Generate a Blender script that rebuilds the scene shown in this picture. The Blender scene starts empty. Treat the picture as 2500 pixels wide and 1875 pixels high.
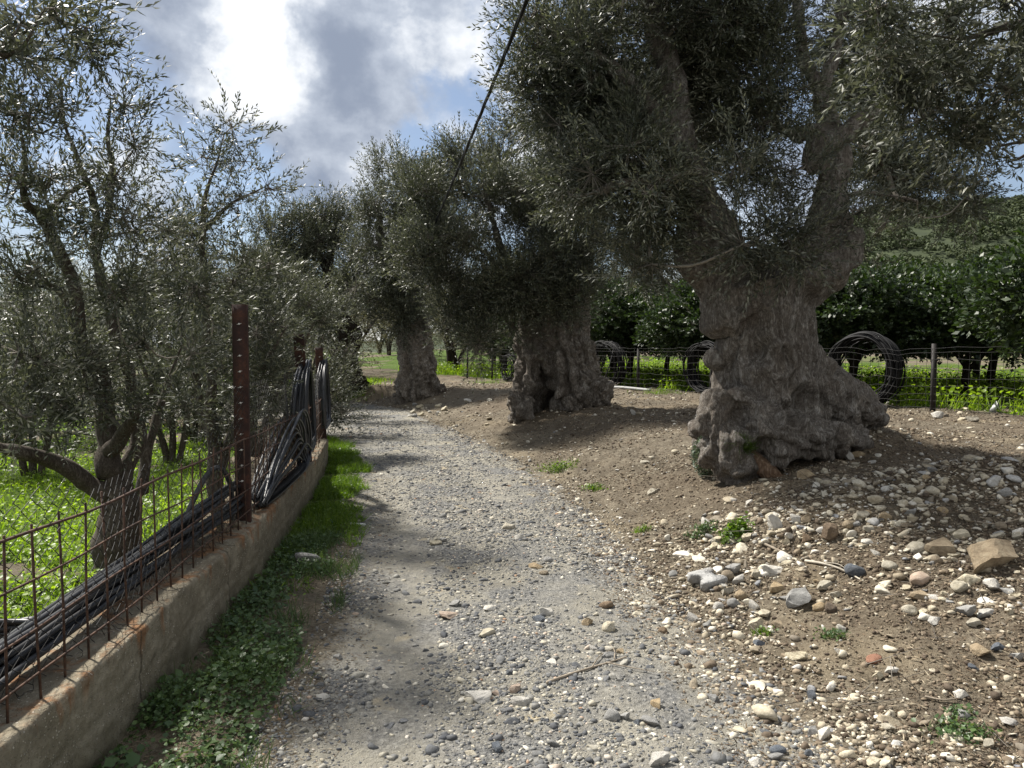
import bpy, bmesh, math, random
import numpy as np
from mathutils import Vector, Matrix

# ------------------------------------------------------------------ camera, sky, sun, exposure
SC = bpy.context.scene
COL = SC.collection
FPX, PITCH, EYE = 1800.0, math.radians(2.784), 1.55
cam = bpy.data.cameras.new('camera')
cam.sensor_width = 36.0
cam.lens = 36.0 * FPX / 2500.0
cam.clip_start, cam.clip_end = 0.05, 3000.0
camo = bpy.data.objects.new('camera', cam)
camo.location = (0, 0, EYE)
camo.rotation_euler = (math.pi / 2 - PITCH, 0, 0)
COL.objects.link(camo)
SC.camera = camo

SUN_EL, SUN_AZ = math.radians(51), math.radians(-54)      # azimuth measured from +Y towards +X
SUN = Vector((math.sin(SUN_AZ) * math.cos(SUN_EL), math.cos(SUN_AZ) * math.cos(SUN_EL), math.sin(SUN_EL)))
lamp = bpy.data.lights.new('sun', 'SUN')
lamp.energy = 5.0
lamp.angle = math.radians(3.2)          # thin cloud in front of the sun
lamp.color = (1.0, 0.95, 0.87)
lampo = bpy.data.objects.new('sun', lamp)
lampo.rotation_euler = SUN.to_track_quat('Z', 'Y').to_euler()
lampo.location = (0, 0, 30)
COL.objects.link(lampo)

SC.view_settings.view_transform = 'Standard'
SC.view_settings.look = 'None'
SC.view_settings.exposure = 0.9
SC.view_settings.gamma = 1.0
SC.view_settings.use_curve_mapping = False
SC.cycles.max_bounces = 5
SC.cycles.diffuse_bounces = 3
SC.cycles.glossy_bounces = 2
SC.cycles.transmission_bounces = 4
SC.cycles.use_denoising = True

_f = np.array([0, math.cos(PITCH), -math.sin(PITCH)])
_u = np.array([0, math.sin(PITCH), math.cos(PITCH)])
def ray(u, v):
    return np.array([1.0, 0, 0]) * ((u - 1250) / FPX) + _u * ((937.5 - v) / FPX) + _f
def W(u, v, d):
    r = ray(u, v)
    return np.array([0, 0, EYE]) + r * (d / r[1])
def px(n, d):
    return n * d / FPX

class Nodes:
    """small helper around a node tree"""
    def __init__(s, nt):
        s.nt = nt
    def n(s, typ, **kw):
        nd = s.nt.nodes.new(typ)
        for k, v in kw.items():
            if k[0] == 'i' and k[1:].isdigit():
                s.put(nd.inputs[int(k[1:])], v)
            elif hasattr(nd, k):
                setattr(nd, k, v)
            else:
                s.put(nd.inputs[k.replace('_', ' ')], v)
        return nd
    def put(s, sock, v):
        if isinstance(v, bpy.types.NodeSocket):
            s.nt.links.new(v, sock)
        elif isinstance(v, bpy.types.Node):
            s.nt.links.new(v.outputs[0], sock)
        else:
            sock.default_value = v
    def math(s, op, a, b=0.0, clamp=False):
        nd = s.n('ShaderNodeMath', operation=op, use_clamp=clamp)
        s.put(nd.inputs[0], a); s.put(nd.inputs[1], b)
        return nd.outputs[0]
    def sstep(s, x, a, b, lo=0.0, hi=1.0):
        nd = s.n('ShaderNodeMapRange', interpolation_type='SMOOTHSTEP')
        s.put(nd.inputs[0], x); nd.inputs[1].default_value = a; nd.inputs[2].default_value = b
        nd.inputs[3].default_value = lo; nd.inputs[4].default_value = hi
        return nd.outputs[0]
    def mix(s, f, a, b, mode='MIX'):
        nd = s.n('ShaderNodeMix', data_type='RGBA', blend_type=mode)
        s.put(nd.inputs[0], f); s.put(nd.inputs[6], a); s.put(nd.inputs[7], b)
        return nd.outputs[2]
    def noise(s, vec, scale, detail=4, rough=0.55, dist=0.0):
        nd = s.n('ShaderNodeTexNoise')
        if vec is not None: s.put(nd.inputs['Vector'], vec)
        nd.inputs['Scale'].default_value = scale; nd.inputs['Detail'].default_value = detail
        nd.inputs['Roughness'].default_value = rough; nd.inputs['Distortion'].default_value = dist
        return nd.outputs['Fac']
    def ramp(s, f, stops):
        nd = s.n('ShaderNodeValToRGB')
        s.put(nd.inputs[0], f)
        el = nd.color_ramp.elements
        while len(el) < len(stops): el.new(0.5)
        for e, (p, c) in zip(el, stops):
            e.position = p; e.color = (*c, 1) if len(c) == 3 else c
        return nd.outputs[0]

def c4(c): return (c[0], c[1], c[2], 1.0)

def make_world():
    w = bpy.data.worlds.new('World')
    SC.world = w
    w.use_nodes = True
    nt = w.node_tree
    nt.nodes.clear()
    N = Nodes(nt)
    sky = N.n('ShaderNodeTexSky', sky_type='NISHITA', sun_disc=False)
    sky.sun_elevation = SUN_EL
    sky.sun_rotation = SUN_AZ
    sky.altitude = 200
    sky.dust_density = 0.6
    tc = N.n('ShaderNodeTexCoord').outputs['Generated']
    wn = N.n('ShaderNodeTexNoise'); N.put(wn.inputs['Vector'], tc); wn.inputs['Scale'].default_value = 5.5; wn.inputs['Detail'].default_value = 6; wn.inputs['Roughness'].default_value = .6
    wa = N.n('ShaderNodeVectorMath', operation='MULTIPLY_ADD'); N.put(wa.inputs[0], wn.outputs['Color']); wa.inputs[1].default_value = (.20, .20, .20); N.put(wa.inputs[2], tc)
    wb = N.n('ShaderNodeVectorMath', operation='SUBTRACT'); N.put(wb.inputs[0], wa.outputs[0]); wb.inputs[1].default_value = (.10, .10, .10)
    wc = N.n('ShaderNodeVectorMath', operation='NORMALIZE'); N.put(wc.inputs[0], wb.outputs[0])
    tcw = wc.outputs[0]
    def blob(u, v, r, amp):
        d = Vector(ray(u, v)).normalized()
        dt = N.n('ShaderNodeVectorMath', operation='DOT_PRODUCT')
        N.put(dt.inputs[0], tcw); dt.inputs[1].default_value = d
        return N.sstep(dt.outputs['Value'], math.cos(r / FPX * 1.0), 1.0, 0.0, amp)
    def total(base, lst):
        for b in lst: base = N.math('ADD', base, blob(*b))
        return base
    mp = N.n('ShaderNodeMapping', vector_type='POINT')
    N.put(mp.inputs[0], tc)
    mp.inputs['Scale'].default_value = (1, 1, 1.35)
    n1 = N.noise(mp.outputs[0], 4.0, 9, 0.58, 0.1)
    mp2 = N.n('ShaderNodeMapping', vector_type='POINT')
    N.put(mp2.inputs[0], tc)
    mp2.inputs['Scale'].default_value = (1, 1, 1.25); mp2.inputs['Location'].default_value = (3.1, 1.7, 0.4)
    n2 = N.noise(mp2.outputs[0], 6.0, 9, 0.56, 0.1)
    cov = total(n1, [(700, 250, 560, .20), (900, 200, 330, .22), (560, 110, 260, .10), (1010, 430, 170, -.36), (1110, 300, 150, -.32),
                     (575, 115, 80, -.28), (830, 275, 70, -.2), (720, 470, 220, -.15), (540, 420, 160, -.14), (2480, 480, 260, -.35), (640, 600, 160, -.2), (1180, 60, 200, .05), (450, 330, 130, -.12)])
    back = N.n('ShaderNodeVectorMath', operation='DOT_PRODUCT')             # cloud cover added behind the camera, out of view, for ambient light
    N.put(back.inputs[0], tcw); back.inputs[1].default_value = Vector((0.25, -0.8, 0.5)).normalized()
    back = N.sstep(back.outputs['Value'], 0.0, 0.9)
    cov = N.math('ADD', cov, N.math('MULTIPLY', back, 0.22))
    cov = N.sstep(cov, 0.42, 0.68)
    n2 = N.math('ADD', N.math('MULTIPLY', N.math('SUBTRACT', n2, 0.5), 1.9), 0.5)
    th = total(n2, [(900, 190, 240, .24), (820, 60, 190, .10), (380, 60, 230, .26), (715, 480, 200, .30), (540, 420, 190, .20), (620, 230, 200, -.30),
                    (480, 170, 130, -.12), (870, 400, 140, -.22), (1010, 60, 140, -.12), (600, 30, 110, -.18), (660, 100, 120, .1), (430, 260, 150, .12)])
    th = N.sstep(th, 0.33, 0.95)
    cc = N.ramp(th, [(0.0, (10.0, 10.2, 10.6)), (0.15, (8.0, 8.4, 9.0)), (0.45, (5.2, 5.75, 6.7)), (1.0, (2.9, 3.4, 4.4))])
    cc = N.mix(back, cc, (6.5, 6.6, 6.7, 1))
    skyc = N.mix(0.16, N.mix(1.0, sky.outputs[0], (1.02, 1.02, 1.05, 1), 'MULTIPLY'), (7.5, 8.2, 9.2, 1))
    colr = N.mix(cov, skyc, cc)
    bg = N.n('ShaderNodeBackground')
    N.put(bg.inputs[0], colr); bg.inputs[1].default_value = 0.058
    out = N.n('ShaderNodeOutputWorld')
    nt.links.new(bg.outputs[0], out.inputs[0])
    w.cycles.sampling_method = 'MANUAL'
    w.cycles.sample_map_resolution = 512
make_world()

# ------------------------------------------------------------------ numpy helpers
RNG = np.random.default_rng(7)

def _hash(ix, iy, iz, seed):
    h = (ix.astype(np.int64) * 374761393 + iy.astype(np.int64) * 668265263 + iz.astype(np.int64) * 2147483647 + seed * 974634777) & 0xFFFFFFFF
    h = ((h ^ (h >> 13)) * 1274126177) & 0xFFFFFFFF
    h = h ^ (h >> 16)
    return (h & 0xFFFFFF).astype(np.float64) / 0xFFFFFF

def vnoise(p, seed=0):
    """value noise, about -1..1"""
    p = np.asarray(p, float)
    i = np.floor(p); f = p - i
    f = f * f * f * (f * (f * 6 - 15) + 10)
    x, y, z = i[:, 0], i[:, 1], i[:, 2]
    r = 0
    for dx in (0, 1):
        wx = f[:, 0] if dx else 1 - f[:, 0]
        for dy in (0, 1):
            wy = f[:, 1] if dy else 1 - f[:, 1]
            for dz in (0, 1):
                wz = f[:, 2] if dz else 1 - f[:, 2]
                r = r + wx * wy * wz * _hash(x + dx, y + dy, z + dz, seed)
    return r * 2 - 1

def fbm(p, oct=4, seed=0, gain=0.5):
    p = np.asarray(p, float); a = 1.0; s = 0; t = 0
    for o in range(oct):
        s = s + a * vnoise(p * (2.03 ** o) + 17.3 * o, seed + o); t += a; a *= gain
    return s / t

def sstep(x, a, b):
    t = np.clip((x - a) / (b - a), 0, 1)
    return t * t * (3 - 2 * t)

def norm(a):
    a = np.asarray(a, float)
    return a / np.maximum(np.linalg.norm(a, axis=-1, keepdims=True), 1e-9)

def frames(D, roll):
    """rotation matrices (N,3,3) whose third column is D"""
    D = norm(D)
    ref = np.where(np.abs(D[:, 2:3]) > 0.95, np.array([[1.0, 0, 0]]), np.array([[0, 0, 1.0]]))
    X = norm(np.cross(ref, D)); Y = np.cross(D, X)
    c, s = np.cos(roll)[:, None], np.sin(roll)[:, None]
    return np.stack([X * c + Y * s, Y * c - X * s, D], axis=2)

class MB:
    """collects verts and faces; builds ONE mesh object"""
    def __init__(s):
        s.V = []; s.F = []; s.n = 0; s.cur = 0; s.M = []
    def add(s, V, F):
        V = np.asarray(V, float).reshape(-1, 3)
        for f in (F if isinstance(F, list) else [F]):
            f = np.asarray(f, np.int64)
            if len(f): s.F.append(f + s.n); s.M.append(s.cur)
        s.V.append(V); s.n += len(V)
    def inst(s, TV, TF, P, R, S):
        """template instances; S (N,) or (N,3)"""
        P = np.asarray(P, float); n = len(P)
        if n == 0: return
        TV = np.asarray(TV, float)
        S = np.asarray(S, float)
        if S.ndim == 1: S = S[:, None]
        V = (TV[None] * S[:, None, :]) if TV.ndim == 2 else TV * S[:, None, :]
        V = np.einsum('nij,nkj->nki', R, V) + P[:, None, :]
        m = V.shape[1]
        off = (np.arange(n) * m)[:, None, None]
        s.add(V.reshape(-1, 3), [(np.asarray(f)[None] + off).reshape(-1, np.asarray(f).shape[1]) for f in TF])
    def tube(s, P, r, k=6, cap=True):
        P = np.asarray(P, float); m = len(P)
        r = np.broadcast_to(np.asarray(r, float), (m,))
        T = np.gradient(P, axis=0); T = norm(T)
        X = np.zeros((m, 3))
        a = np.array([0, 0, 1.0]) if abs(T[0, 2]) < 0.9 else np.array([1.0, 0, 0])
        x = np.cross(a, T[0]); x /= np.linalg.norm(x)
        for i in range(m):
            x = x - T[i] * x.dot(T[i]); x /= max(np.linalg.norm(x), 1e-9); X[i] = x
        Y = np.cross(T, X)
        th = np.linspace(0, 2 * np.pi, k, endpoint=False)
        V = P[:, None] + r[:, None, None] * (np.cos(th)[None, :, None] * X[:, None] + np.sin(th)[None, :, None] * Y[:, None])
        i = np.arange(m - 1)[:, None] * k; j = np.arange(k)[None]
        q = np.stack([i + j, i + (j + 1) % k, i + k + (j + 1) % k, i + k + j], -1).reshape(-1, 4)
        F = [q]; VV = V.reshape(-1, 3)
        if cap:
            VV = np.vstack([VV, P[0] - T[0] * r[0] * 0.5, P[-1] + T[-1] * r[-1] * 0.5])
            n0, n1 = m * k, m * k + 1
            jj = np.arange(k)
            F.append(np.stack([np.full(k, n0), (jj + 1) % k, jj], -1))
            b = (m - 1) * k
            F.append(np.stack([np.full(k, n1), b + jj, b + (jj + 1) % k], -1))
        s.add(VV, F)
    def prisms(s, A, B, ra, rb, k=3):
        A = np.asarray(A, float); B = np.asarray(B, float); n = len(A)
        if n == 0: return
        D = B - A
        R = frames(D, RNG.uniform(0, 6.28, n))
        th = np.linspace(0, 2 * np.pi, k, endpoint=False)
        ring = np.stack([np.cos(th), np.sin(th), 0 * th], -1)
        ra = np.broadcast_to(np.asarray(ra, float), (n,)); rb = np.broadcast_to(np.asarray(rb, float), (n,))
        rg = np.einsum('nij,kj->nki', R, ring)
        V = np.concatenate([A[:, None] + rg * ra[:, None, None], B[:, None] + rg * rb[:, None, None]], 1)
        j = np.arange(k)
        q = np.stack([j, (j + 1) % k, k + (j + 1) % k, k + j], -1)
        off = (np.arange(n) * 2 * k)[:, None, None]
        s.add(V.reshape(-1, 3), [(q[None] + off).reshape(-1, 4)])
    def box(s, c, hx, hy, hz, rot=None):
        V = np.array([[x, y, z] for x in (-hx, hx) for y in (-hy, hy) for z in (-hz, hz)], float)
        if rot is not None: V = V @ np.asarray(rot).T
        s.add(V + np.asarray(c), [np.array([[0, 1, 3, 2], [4, 6, 7, 5], [0, 4, 5, 1], [2, 3, 7, 6], [0, 2, 6, 4], [1, 5, 7, 3]])])
    def mesh(s, name, mat, smooth=False):
        me = bpy.data.meshes.new(name)
        V = np.concatenate(s.V) if s.V else np.zeros((0, 3))
        me.vertices.add(len(V)); me.vertices.foreach_set('co', V.astype(np.float32).ravel())
        nf = sum(len(f) for f in s.F); nl = sum(f.size for f in s.F)
        me.loops.add(nl); me.polygons.add(nf)
        me.loops.foreach_set('vertex_index', np.concatenate([f.ravel() for f in s.F]).astype(np.int32))
        tot = np.concatenate([np.full(len(f), f.shape[1]) for f in s.F]).astype(np.int32)
        st = np.concatenate([[0], np.cumsum(tot)[:-1]]).astype(np.int32)
        me.polygons.foreach_set('loop_start', st)
        me.update(calc_edges=True)
        if smooth: me.polygons.foreach_set('use_smooth', np.ones(nf, bool))
        if any(s.M): me.polygons.foreach_set('material_index', np.concatenate([np.full(len(f), k) for f, k in zip(s.F, s.M)]).astype(np.int32))
        for m_ in (mat if isinstance(mat, (list, tuple)) else [mat]): me.materials.append(m_)
        return me
    def build(s, name, mat, parent=None, smooth=False, loc=None):
        """verts are given in world space; a parented child is stored relative to its parent"""
        if parent is not None:
            off = np.array(parent.location)
            if parent.parent is not None: off = off + np.array(parent.parent.location)
            s.V = [v - off for v in s.V]
        elif loc is not None:
            s.V = [v - np.asarray(loc) for v in s.V]
        o = bpy.data.objects.new(name, s.mesh(name, mat, smooth))
        COL.objects.link(o)
        if parent is not None: o.parent = parent
        elif loc is not None: o.location = loc
        return o

def tag(o, label=None, cat=None, group=None, kind=None):
    if label: o['label'] = label
    if cat: o['category'] = cat
    if group: o['group'] = group
    if kind: o['kind'] = kind
    return o
def empty(name, loc, label, cat, group=None):
    o = bpy.data.objects.new(name, None)
    o.empty_display_size = 0.2
    o.location = loc
    COL.objects.link(o)
    return tag(o, label, cat, group)
def spline(P, n):
    """Catmull-Rom through P with n points"""
    P = np.asarray(P, float); m = len(P)
    Q = np.vstack([2 * P[0] - P[1], P, 2 * P[-1] - P[-2]])
    t = np.linspace(0, m - 1, n); i = np.minimum(t.astype(int), m - 2); f = (t - i)[:, None]
    a, b, c, d = Q[i], Q[i + 1], Q[i + 2], Q[i + 3]
    return 0.5 * (2 * b + (c - a) * f + (2 * a - 5 * b + 4 * c - d) * f ** 2 + (3 * b - a - 3 * c + d) * f ** 3)
# ------------------------------------------------------------------ materials
MATS = {}
def material(name, fn):
    m = bpy.data.materials.new(name)
    m.use_nodes = True
    nt = m.node_tree
    b = nt.nodes['Principled BSDF']
    N = Nodes(nt)
    b.inputs['Specular IOR Level'].default_value = 0.3
    fn(N, b, nt)
    MATS[name] = m
    return m
def bump(N, b, h, strength, dist=0.02):
    bp = N.n('ShaderNodeBump')
    bp.inputs['Strength'].default_value = strength; bp.inputs['Distance'].default_value = dist
    N.put(bp.inputs['Height'], h)
    N.nt.links.new(bp.outputs[0], b.inputs['Normal'])
    return bp
def pos(N): return N.n('ShaderNodeNewGeometry').outputs['Position']
def objco(N): return N.n('ShaderNodeTexCoord').outputs['Object']
def island(N): return N.n('ShaderNodeNewGeometry').outputs['Random Per Island']
def attr(N, nm):
    return N.n('ShaderNodeAttribute', attribute_name=nm).outputs['Fac']

def m_ground(N, b, nt):
    p = pos(N)
    a = attr(N, 'path'); g = attr(N, 'green'); hum = attr(N, 'humus')
    big = N.noise(p, 0.9, 5, 0.6); mid = N.noise(p, 5.0, 6, 0.65); fine = N.noise(p, 38.0, 5, 0.7); vf = N.noise(p, 130.0, 3, 0.7)
    dirt = N.ramp(mid, [(0.25, (0.105, 0.090, 0.067)), (0.5, (0.205, 0.180, 0.137)), (0.75, (0.36, 0.32, 0.245))])
    dirt = N.mix(N.sstep(fine, 0.35, 0.7), N.mix(0.65, dirt, (0.075, 0.057, 0.04, 1)), dirt)
    dirt = N.mix(N.math('MULTIPLY', hum, 0.9), dirt, N.ramp(fine, [(0.3, (0.05, 0.037, 0.026)), (0.65, (0.16, 0.122, 0.084))]))
    dirt = N.mix(N.sstep(big, 0.5, 0.75, 0, .5), dirt, (0.33, 0.27, 0.18, 1))
    clay = N.ramp(mid, [(0.3, (0.21, 0.198, 0.17)), (0.6, (0.31, 0.293, 0.245)), (0.8, (0.43, 0.39, 0.295))])
    gr = N.ramp(fine, [(0.3, (0.065, 0.067, 0.07)), (0.5, (0.18, 0.18, 0.175)), (0.7, (0.38, 0.37, 0.345))])
    pm = N.mix(N.sstep(N.noise(p, 1.7, 5, 0.6), 0.40, 0.6), clay, gr)
    pm = N.mix(N.sstep(N.noise(p, 2.6, 3, 0.6), 0.62, 0.72, 0, .8), pm, (0.45, 0.38, 0.25, 1))
    pm = N.mix(N.math('MULTIPLY', attr(N, 'rut'), N.sstep(mid, .3, .6)), pm, N.ramp(fine, [(0.3, (0.25, 0.235, 0.20)), (0.7, (0.40, 0.38, 0.32))]))
    pw = N.math('ADD', a, N.math('MULTIPLY', N.math('SUBTRACT', mid, 0.5), 0.9))
    col = N.mix(N.sstep(pw, 0.3, 0.62), dirt, pm)
    grass = N.ramp(mid, [(0.3, (0.035, 0.05, 0.012)), (0.55, (0.07, 0.115, 0.018)), (0.8, (0.13, 0.19, 0.03))])
    gw = N.math('ADD', g, N.math('MULTIPLY', N.math('SUBTRACT', mid, 0.5), 0.8))
    col = N.mix(N.sstep(gw, 0.35, 0.65), col, grass)
    col = N.mix(N.sstep(vf, 0.4, 0.7, 0.0, 0.35), col, (0.5, 0.45, 0.36, 1), 'MULTIPLY')
    N.put(b.inputs['Base Color'], col)
    b.inputs['Roughness'].default_value = 0.95
    b.inputs['Specular IOR Level'].default_value = 0.12
    h = N.math('ADD', N.math('MULTIPLY', fine, 1.0), N.math('MULTIPLY', vf, 0.5))
    h = N.math('ADD', h, N.math('MULTIPLY', mid, 1.0))
    bump(N, b, h, 1.0, 0.022)
material('ground', m_ground)

def stone_mat(name, stops, rough=0.85, varied=True):
    def fn(N, b, nt):
        r = N.n('ShaderNodeObjectInfo').outputs['Random']
        p = objco(N)
        n1 = N.noise(p, 1.7, 6, 0.65); n2 = N.noise(p, 7.0, 5, 0.7)
        col = N.ramp(N.math('ADD', N.math('MULTIPLY', n1, 0.7), N.math('MULTIPLY', n2, 0.3)), stops)
        hs = N.n('ShaderNodeHueSaturation')
        N.put(hs.inputs['Value'], N.math('ADD', N.math('MULTIPLY', r, 0.45), 0.75))
        N.put(hs.inputs['Saturation'], N.math('ADD', N.math('MULTIPLY', r, 0.3), 0.8))
        N.put(hs.inputs['Color'], col)
        c = N.mix(N.sstep(n2, 0.55, 0.72, 0, 0.45), hs.outputs[0], (0.16, 0.12, 0.08, 1))
        N.put(b.inputs['Base Color'], c)
        b.inputs['Roughness'].default_value = rough
        bump(N, b, N.math('ADD', n2, N.noise(p, 24, 4, .7)), 0.55, 0.05)
    material(name, fn)
stone_mat('cream_stone', [(0.3, (0.30, 0.26, 0.18)), (0.5, (0.54, 0.485, 0.365)), (0.7, (0.68, 0.63, 0.51))])
stone_mat('white_stone', [(0.3, (0.40, 0.38, 0.33)), (0.5, (0.60, 0.57, 0.51)), (0.7, (0.72, 0.70, 0.64))])
stone_mat('grey_stone', [(0.3, (0.20, 0.195, 0.18)), (0.5, (0.33, 0.325, 0.31)), (0.7, (0.48, 0.47, 0.44))])
stone_mat('slate_stone', [(0.3, (0.055, 0.065, 0.08)), (0.5, (0.11, 0.125, 0.145)), (0.7, (0.21, 0.225, 0.24))], 0.7)
stone_mat('tan_stone', [(0.3, (0.19, 0.14, 0.085)), (0.5, (0.34, 0.265, 0.17)), (0.7, (0.48, 0.40, 0.27))])
stone_mat('brown_stone', [(0.3, (0.085, 0.06, 0.04)), (0.5, (0.17, 0.125, 0.085)), (0.7, (0.27, 0.21, 0.145))])
stone_mat('red_stone', [(0.3, (0.28, 0.11, 0.055)), (0.6, (0.42, 0.19, 0.10))])
stone_mat('pink_stone', [(0.3, (0.34, 0.25, 0.19)), (0.5, (0.46, 0.36, 0.28)), (0.7, (0.56, 0.48, 0.39))])
stone_mat('paver_concrete', [(0.3, (0.34, 0.34, 0.33)), (0.6, (0.46, 0.455, 0.44))], 0.9)

def gravel_mat(name, stops):
    def fn(N, b, nt):
        r = island(N); p = pos(N)
        col = N.ramp(r, stops)
        for e in nt.nodes:
            if e.bl_idname == 'ShaderNodeValToRGB': e.color_ramp.interpolation = 'LINEAR'
        col = N.mix(N.sstep(N.noise(p, 60, 4, .7), 0.35, 0.65, 0, .5), col, (0.45, 0.42, 0.36, 1), 'MULTIPLY')
        N.put(b.inputs['Base Color'], col)
        b.inputs['Roughness'].default_value = 0.85
        bump(N, b, N.noise(p, 120, 3, .7), 0.4, 0.006)
    material(name, fn)
gravel_mat('path_gravel', [(0.0, (0.07, 0.075, 0.084)), (0.3, (0.125, 0.129, 0.134)), (0.55, (0.19, 0.19, 0.184)), (0.78, (0.30, 0.292, 0.262)), (0.9, (0.46, 0.425, 0.34)), (0.96, (0.66, 0.63, 0.56)), (1.0, (0.33, 0.20, 0.12))])
gravel_mat('bank_rubble', [(0.0, (0.16, 0.14, 0.115)), (0.2, (0.30, 0.255, 0.185)), (0.5, (0.47, 0.42, 0.32)), (0.75, (0.60, 0.555, 0.45)), (0.92, (0.69, 0.66, 0.59)), (1.0, (0.2, 0.21, 0.23))])
gravel_mat('soil_clods', [(0.0, (0.07, 0.052, 0.038)), (0.5, (0.16, 0.125, 0.09)), (1.0, (0.28, 0.225, 0.16))])
gravel_mat('dry_litter', [(0.0, (0.05, 0.034, 0.022)), (0.4, (0.14, 0.10, 0.065)), (0.75, (0.27, 0.21, 0.14)), (1.0, (0.46, 0.40, 0.29))])

def leaf_mat(name, top, under, var=0.5, rough=0.4, trans=0.25, spec=0.5, tcol=None):
    m = bpy.data.materials.new(name)
    m.use_nodes = True
    nt = m.node_tree; N = Nodes(nt)
    b = nt.nodes['Principled BSDF']; out = nt.nodes['Material Output']
    geo = N.n('ShaderNodeNewGeometry')
    r = geo.outputs['Random Per Island']
    col = N.mix(geo.outputs['Backfacing'], c4(top), c4(under))
    hs = N.n('ShaderNodeHueSaturation')
    N.put(hs.inputs['Value'], N.math('ADD', N.math('MULTIPLY', r, var), 1 - var / 2))
    N.put(hs.inputs['Hue'], N.math('ADD', N.math('MULTIPLY', r, -0.03), 0.515))
    N.put(hs.inputs['Color'], col)
    clump = N.noise(pos(N), 1.1, 3, .6)
    cc = N.mix(N.sstep(clump, .35, .65, 0.0, 0.45), hs.outputs[0], (1.35, 1.3, 1.0, 1), 'MULTIPLY')
    N.put(b.inputs['Base Color'], cc)
    b.inputs['Roughness'].default_value = rough
    b.inputs['Specular IOR Level'].default_value = spec
    tr = N.n('ShaderNodeBsdfTranslucent')
    N.put(tr.inputs[0], N.mix(1.0, cc, c4(tcol or (1.2, 1.35, 0.6)), 'MULTIPLY'))
    mx = N.n('ShaderNodeMixShader')
    mx.inputs[0].default_value = trans
    nt.links.new(b.outputs[0], mx.inputs[1]); nt.links.new(tr.outputs[0], mx.inputs[2])
    nt.links.new(mx.outputs[0], out.inputs[0])
    MATS[name] = m
leaf_mat('olive_leaf', (0.050, 0.057, 0.039), (0.165, 0.17, 0.142), 0.8, 0.48, 0.16, 0.36, (1.1, 1.2, .7))
leaf_mat('citrus_leaf', (0.026, 0.043, 0.016), (0.05, 0.072, 0.03), 0.6, 0.46, 0.14, 0.36, (1.3, 1.7, 0.5))
leaf_mat('grass_blade', (0.085, 0.14, 0.022), (0.10, 0.15, 0.03), 0.7, 0.45, 0.45, 0.35, (1.6, 1.9, 0.5))
leaf_mat('meadow_leaf', (0.15, 0.225, 0.028), (0.16, 0.23, 0.04), 0.7, 0.42, 0.5, 0.4, (1.6, 1.8, 0.4))
leaf_mat('weed_leaf', (0.06, 0.105, 0.038), (0.09, 0.13, 0.06), 0.7, 0.45, 0.3, 0.4)
leaf_mat('bush_leaf', (0.075, 0.11, 0.07), (0.14, 0.17, 0.12), 0.6, 0.45, 0.2, 0.4)
leaf_mat('hill_leaf', (0.050, 0.064, 0.034), (0.055, 0.068, 0.038), 0.9, 0.7, 0.1, 0.1)
leaf_mat('dry_leaf', (0.11, 0.10, 0.065), (0.17, 0.16, 0.12), 0.7, 0.5, 0.2, 0.3)

def bark_mat(name, stops, scale=1.0, b_s=1.0, zs=0.34, dist=0.035):
    def fn(N, b, nt):
        p = objco(N)
        def stretched(z):
            mp = N.n('ShaderNodeMapping'); N.put(mp.inputs[0], p)
            mp.inputs['Scale'].default_value = (1, 1, z)
            return mp.outputs[0]
        q = stretched(zs)
        n1 = N.noise(q, 12 * scale, 8, 0.75, 1.2); n2 = N.noise(stretched(zs * .7), 46 * scale, 6, 0.8, 1.0); n3 = N.noise(p, 2.4, 5, .65, .5); n4 = N.noise(p, 26 * scale, 5, .7)
        rid = N.math('SUBTRACT', 1.0, N.math('MULTIPLY', N.math('ABSOLUTE', N.math('SUBTRACT', n1, 0.5)), 5.0), True)   # dark furrows
        f = N.math('ADD', N.math('MULTIPLY', n2, 0.6), N.math('MULTIPLY', n4, 0.4))
        col = N.ramp(f, stops)
        col = N.mix(N.sstep(n3, .42, .70, 0, .5), col, (0.58, 0.52, 0.46, 1), 'MULTIPLY')
        col = N.mix(N.sstep(N.noise(p, 3.6, 6, .7, .8), .52, .66, 0, .55), col, N.mix(1.0, col, (1.75, 1.75, 1.72, 1), 'MULTIPLY'))
        col = N.mix(N.sstep(rid, .45, 1.0, 0, .75), col, N.mix(1.0, col, (0.34, 0.29, 0.25, 1), 'MULTIPLY'))
        N.put(b.inputs['Base Color'], col)
        b.inputs['Roughness'].default_value = 0.92
        b.inputs['Specular IOR Level'].default_value = 0.15
        h = N.math('SUBTRACT', N.math('MULTIPLY', f, 2.0), N.math('MULTIPLY', rid, 0.8))
        bump(N, b, h, b_s, dist)
    material(name, fn)
bark_mat('olive_bark', [(0.35, (0.12, 0.107, 0.093)), (0.5, (0.40, 0.372, 0.333)), (0.62, (0.68, 0.65, 0.60))])
bark_mat('smooth_bark', [(0.3, (0.05, 0.043, 0.036)), (0.5, (0.115, 0.101, 0.084)), (0.7, (0.24, 0.215, 0.18))], 2.0, 0.5, 0.3, 0.01)
bark_mat('dark_bark', [(0.3, (0.025, 0.021, 0.017)), (0.5, (0.06, 0.05, 0.04)), (0.7, (0.11, 0.095, 0.078))], 1.2, 0.8)
bark_mat('dead_wood', [(0.3, (0.15, 0.095, 0.06)), (0.5, (0.27, 0.185, 0.125)), (0.7, (0.36, 0.30, 0.24))], 1.0, 0.6)

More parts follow.
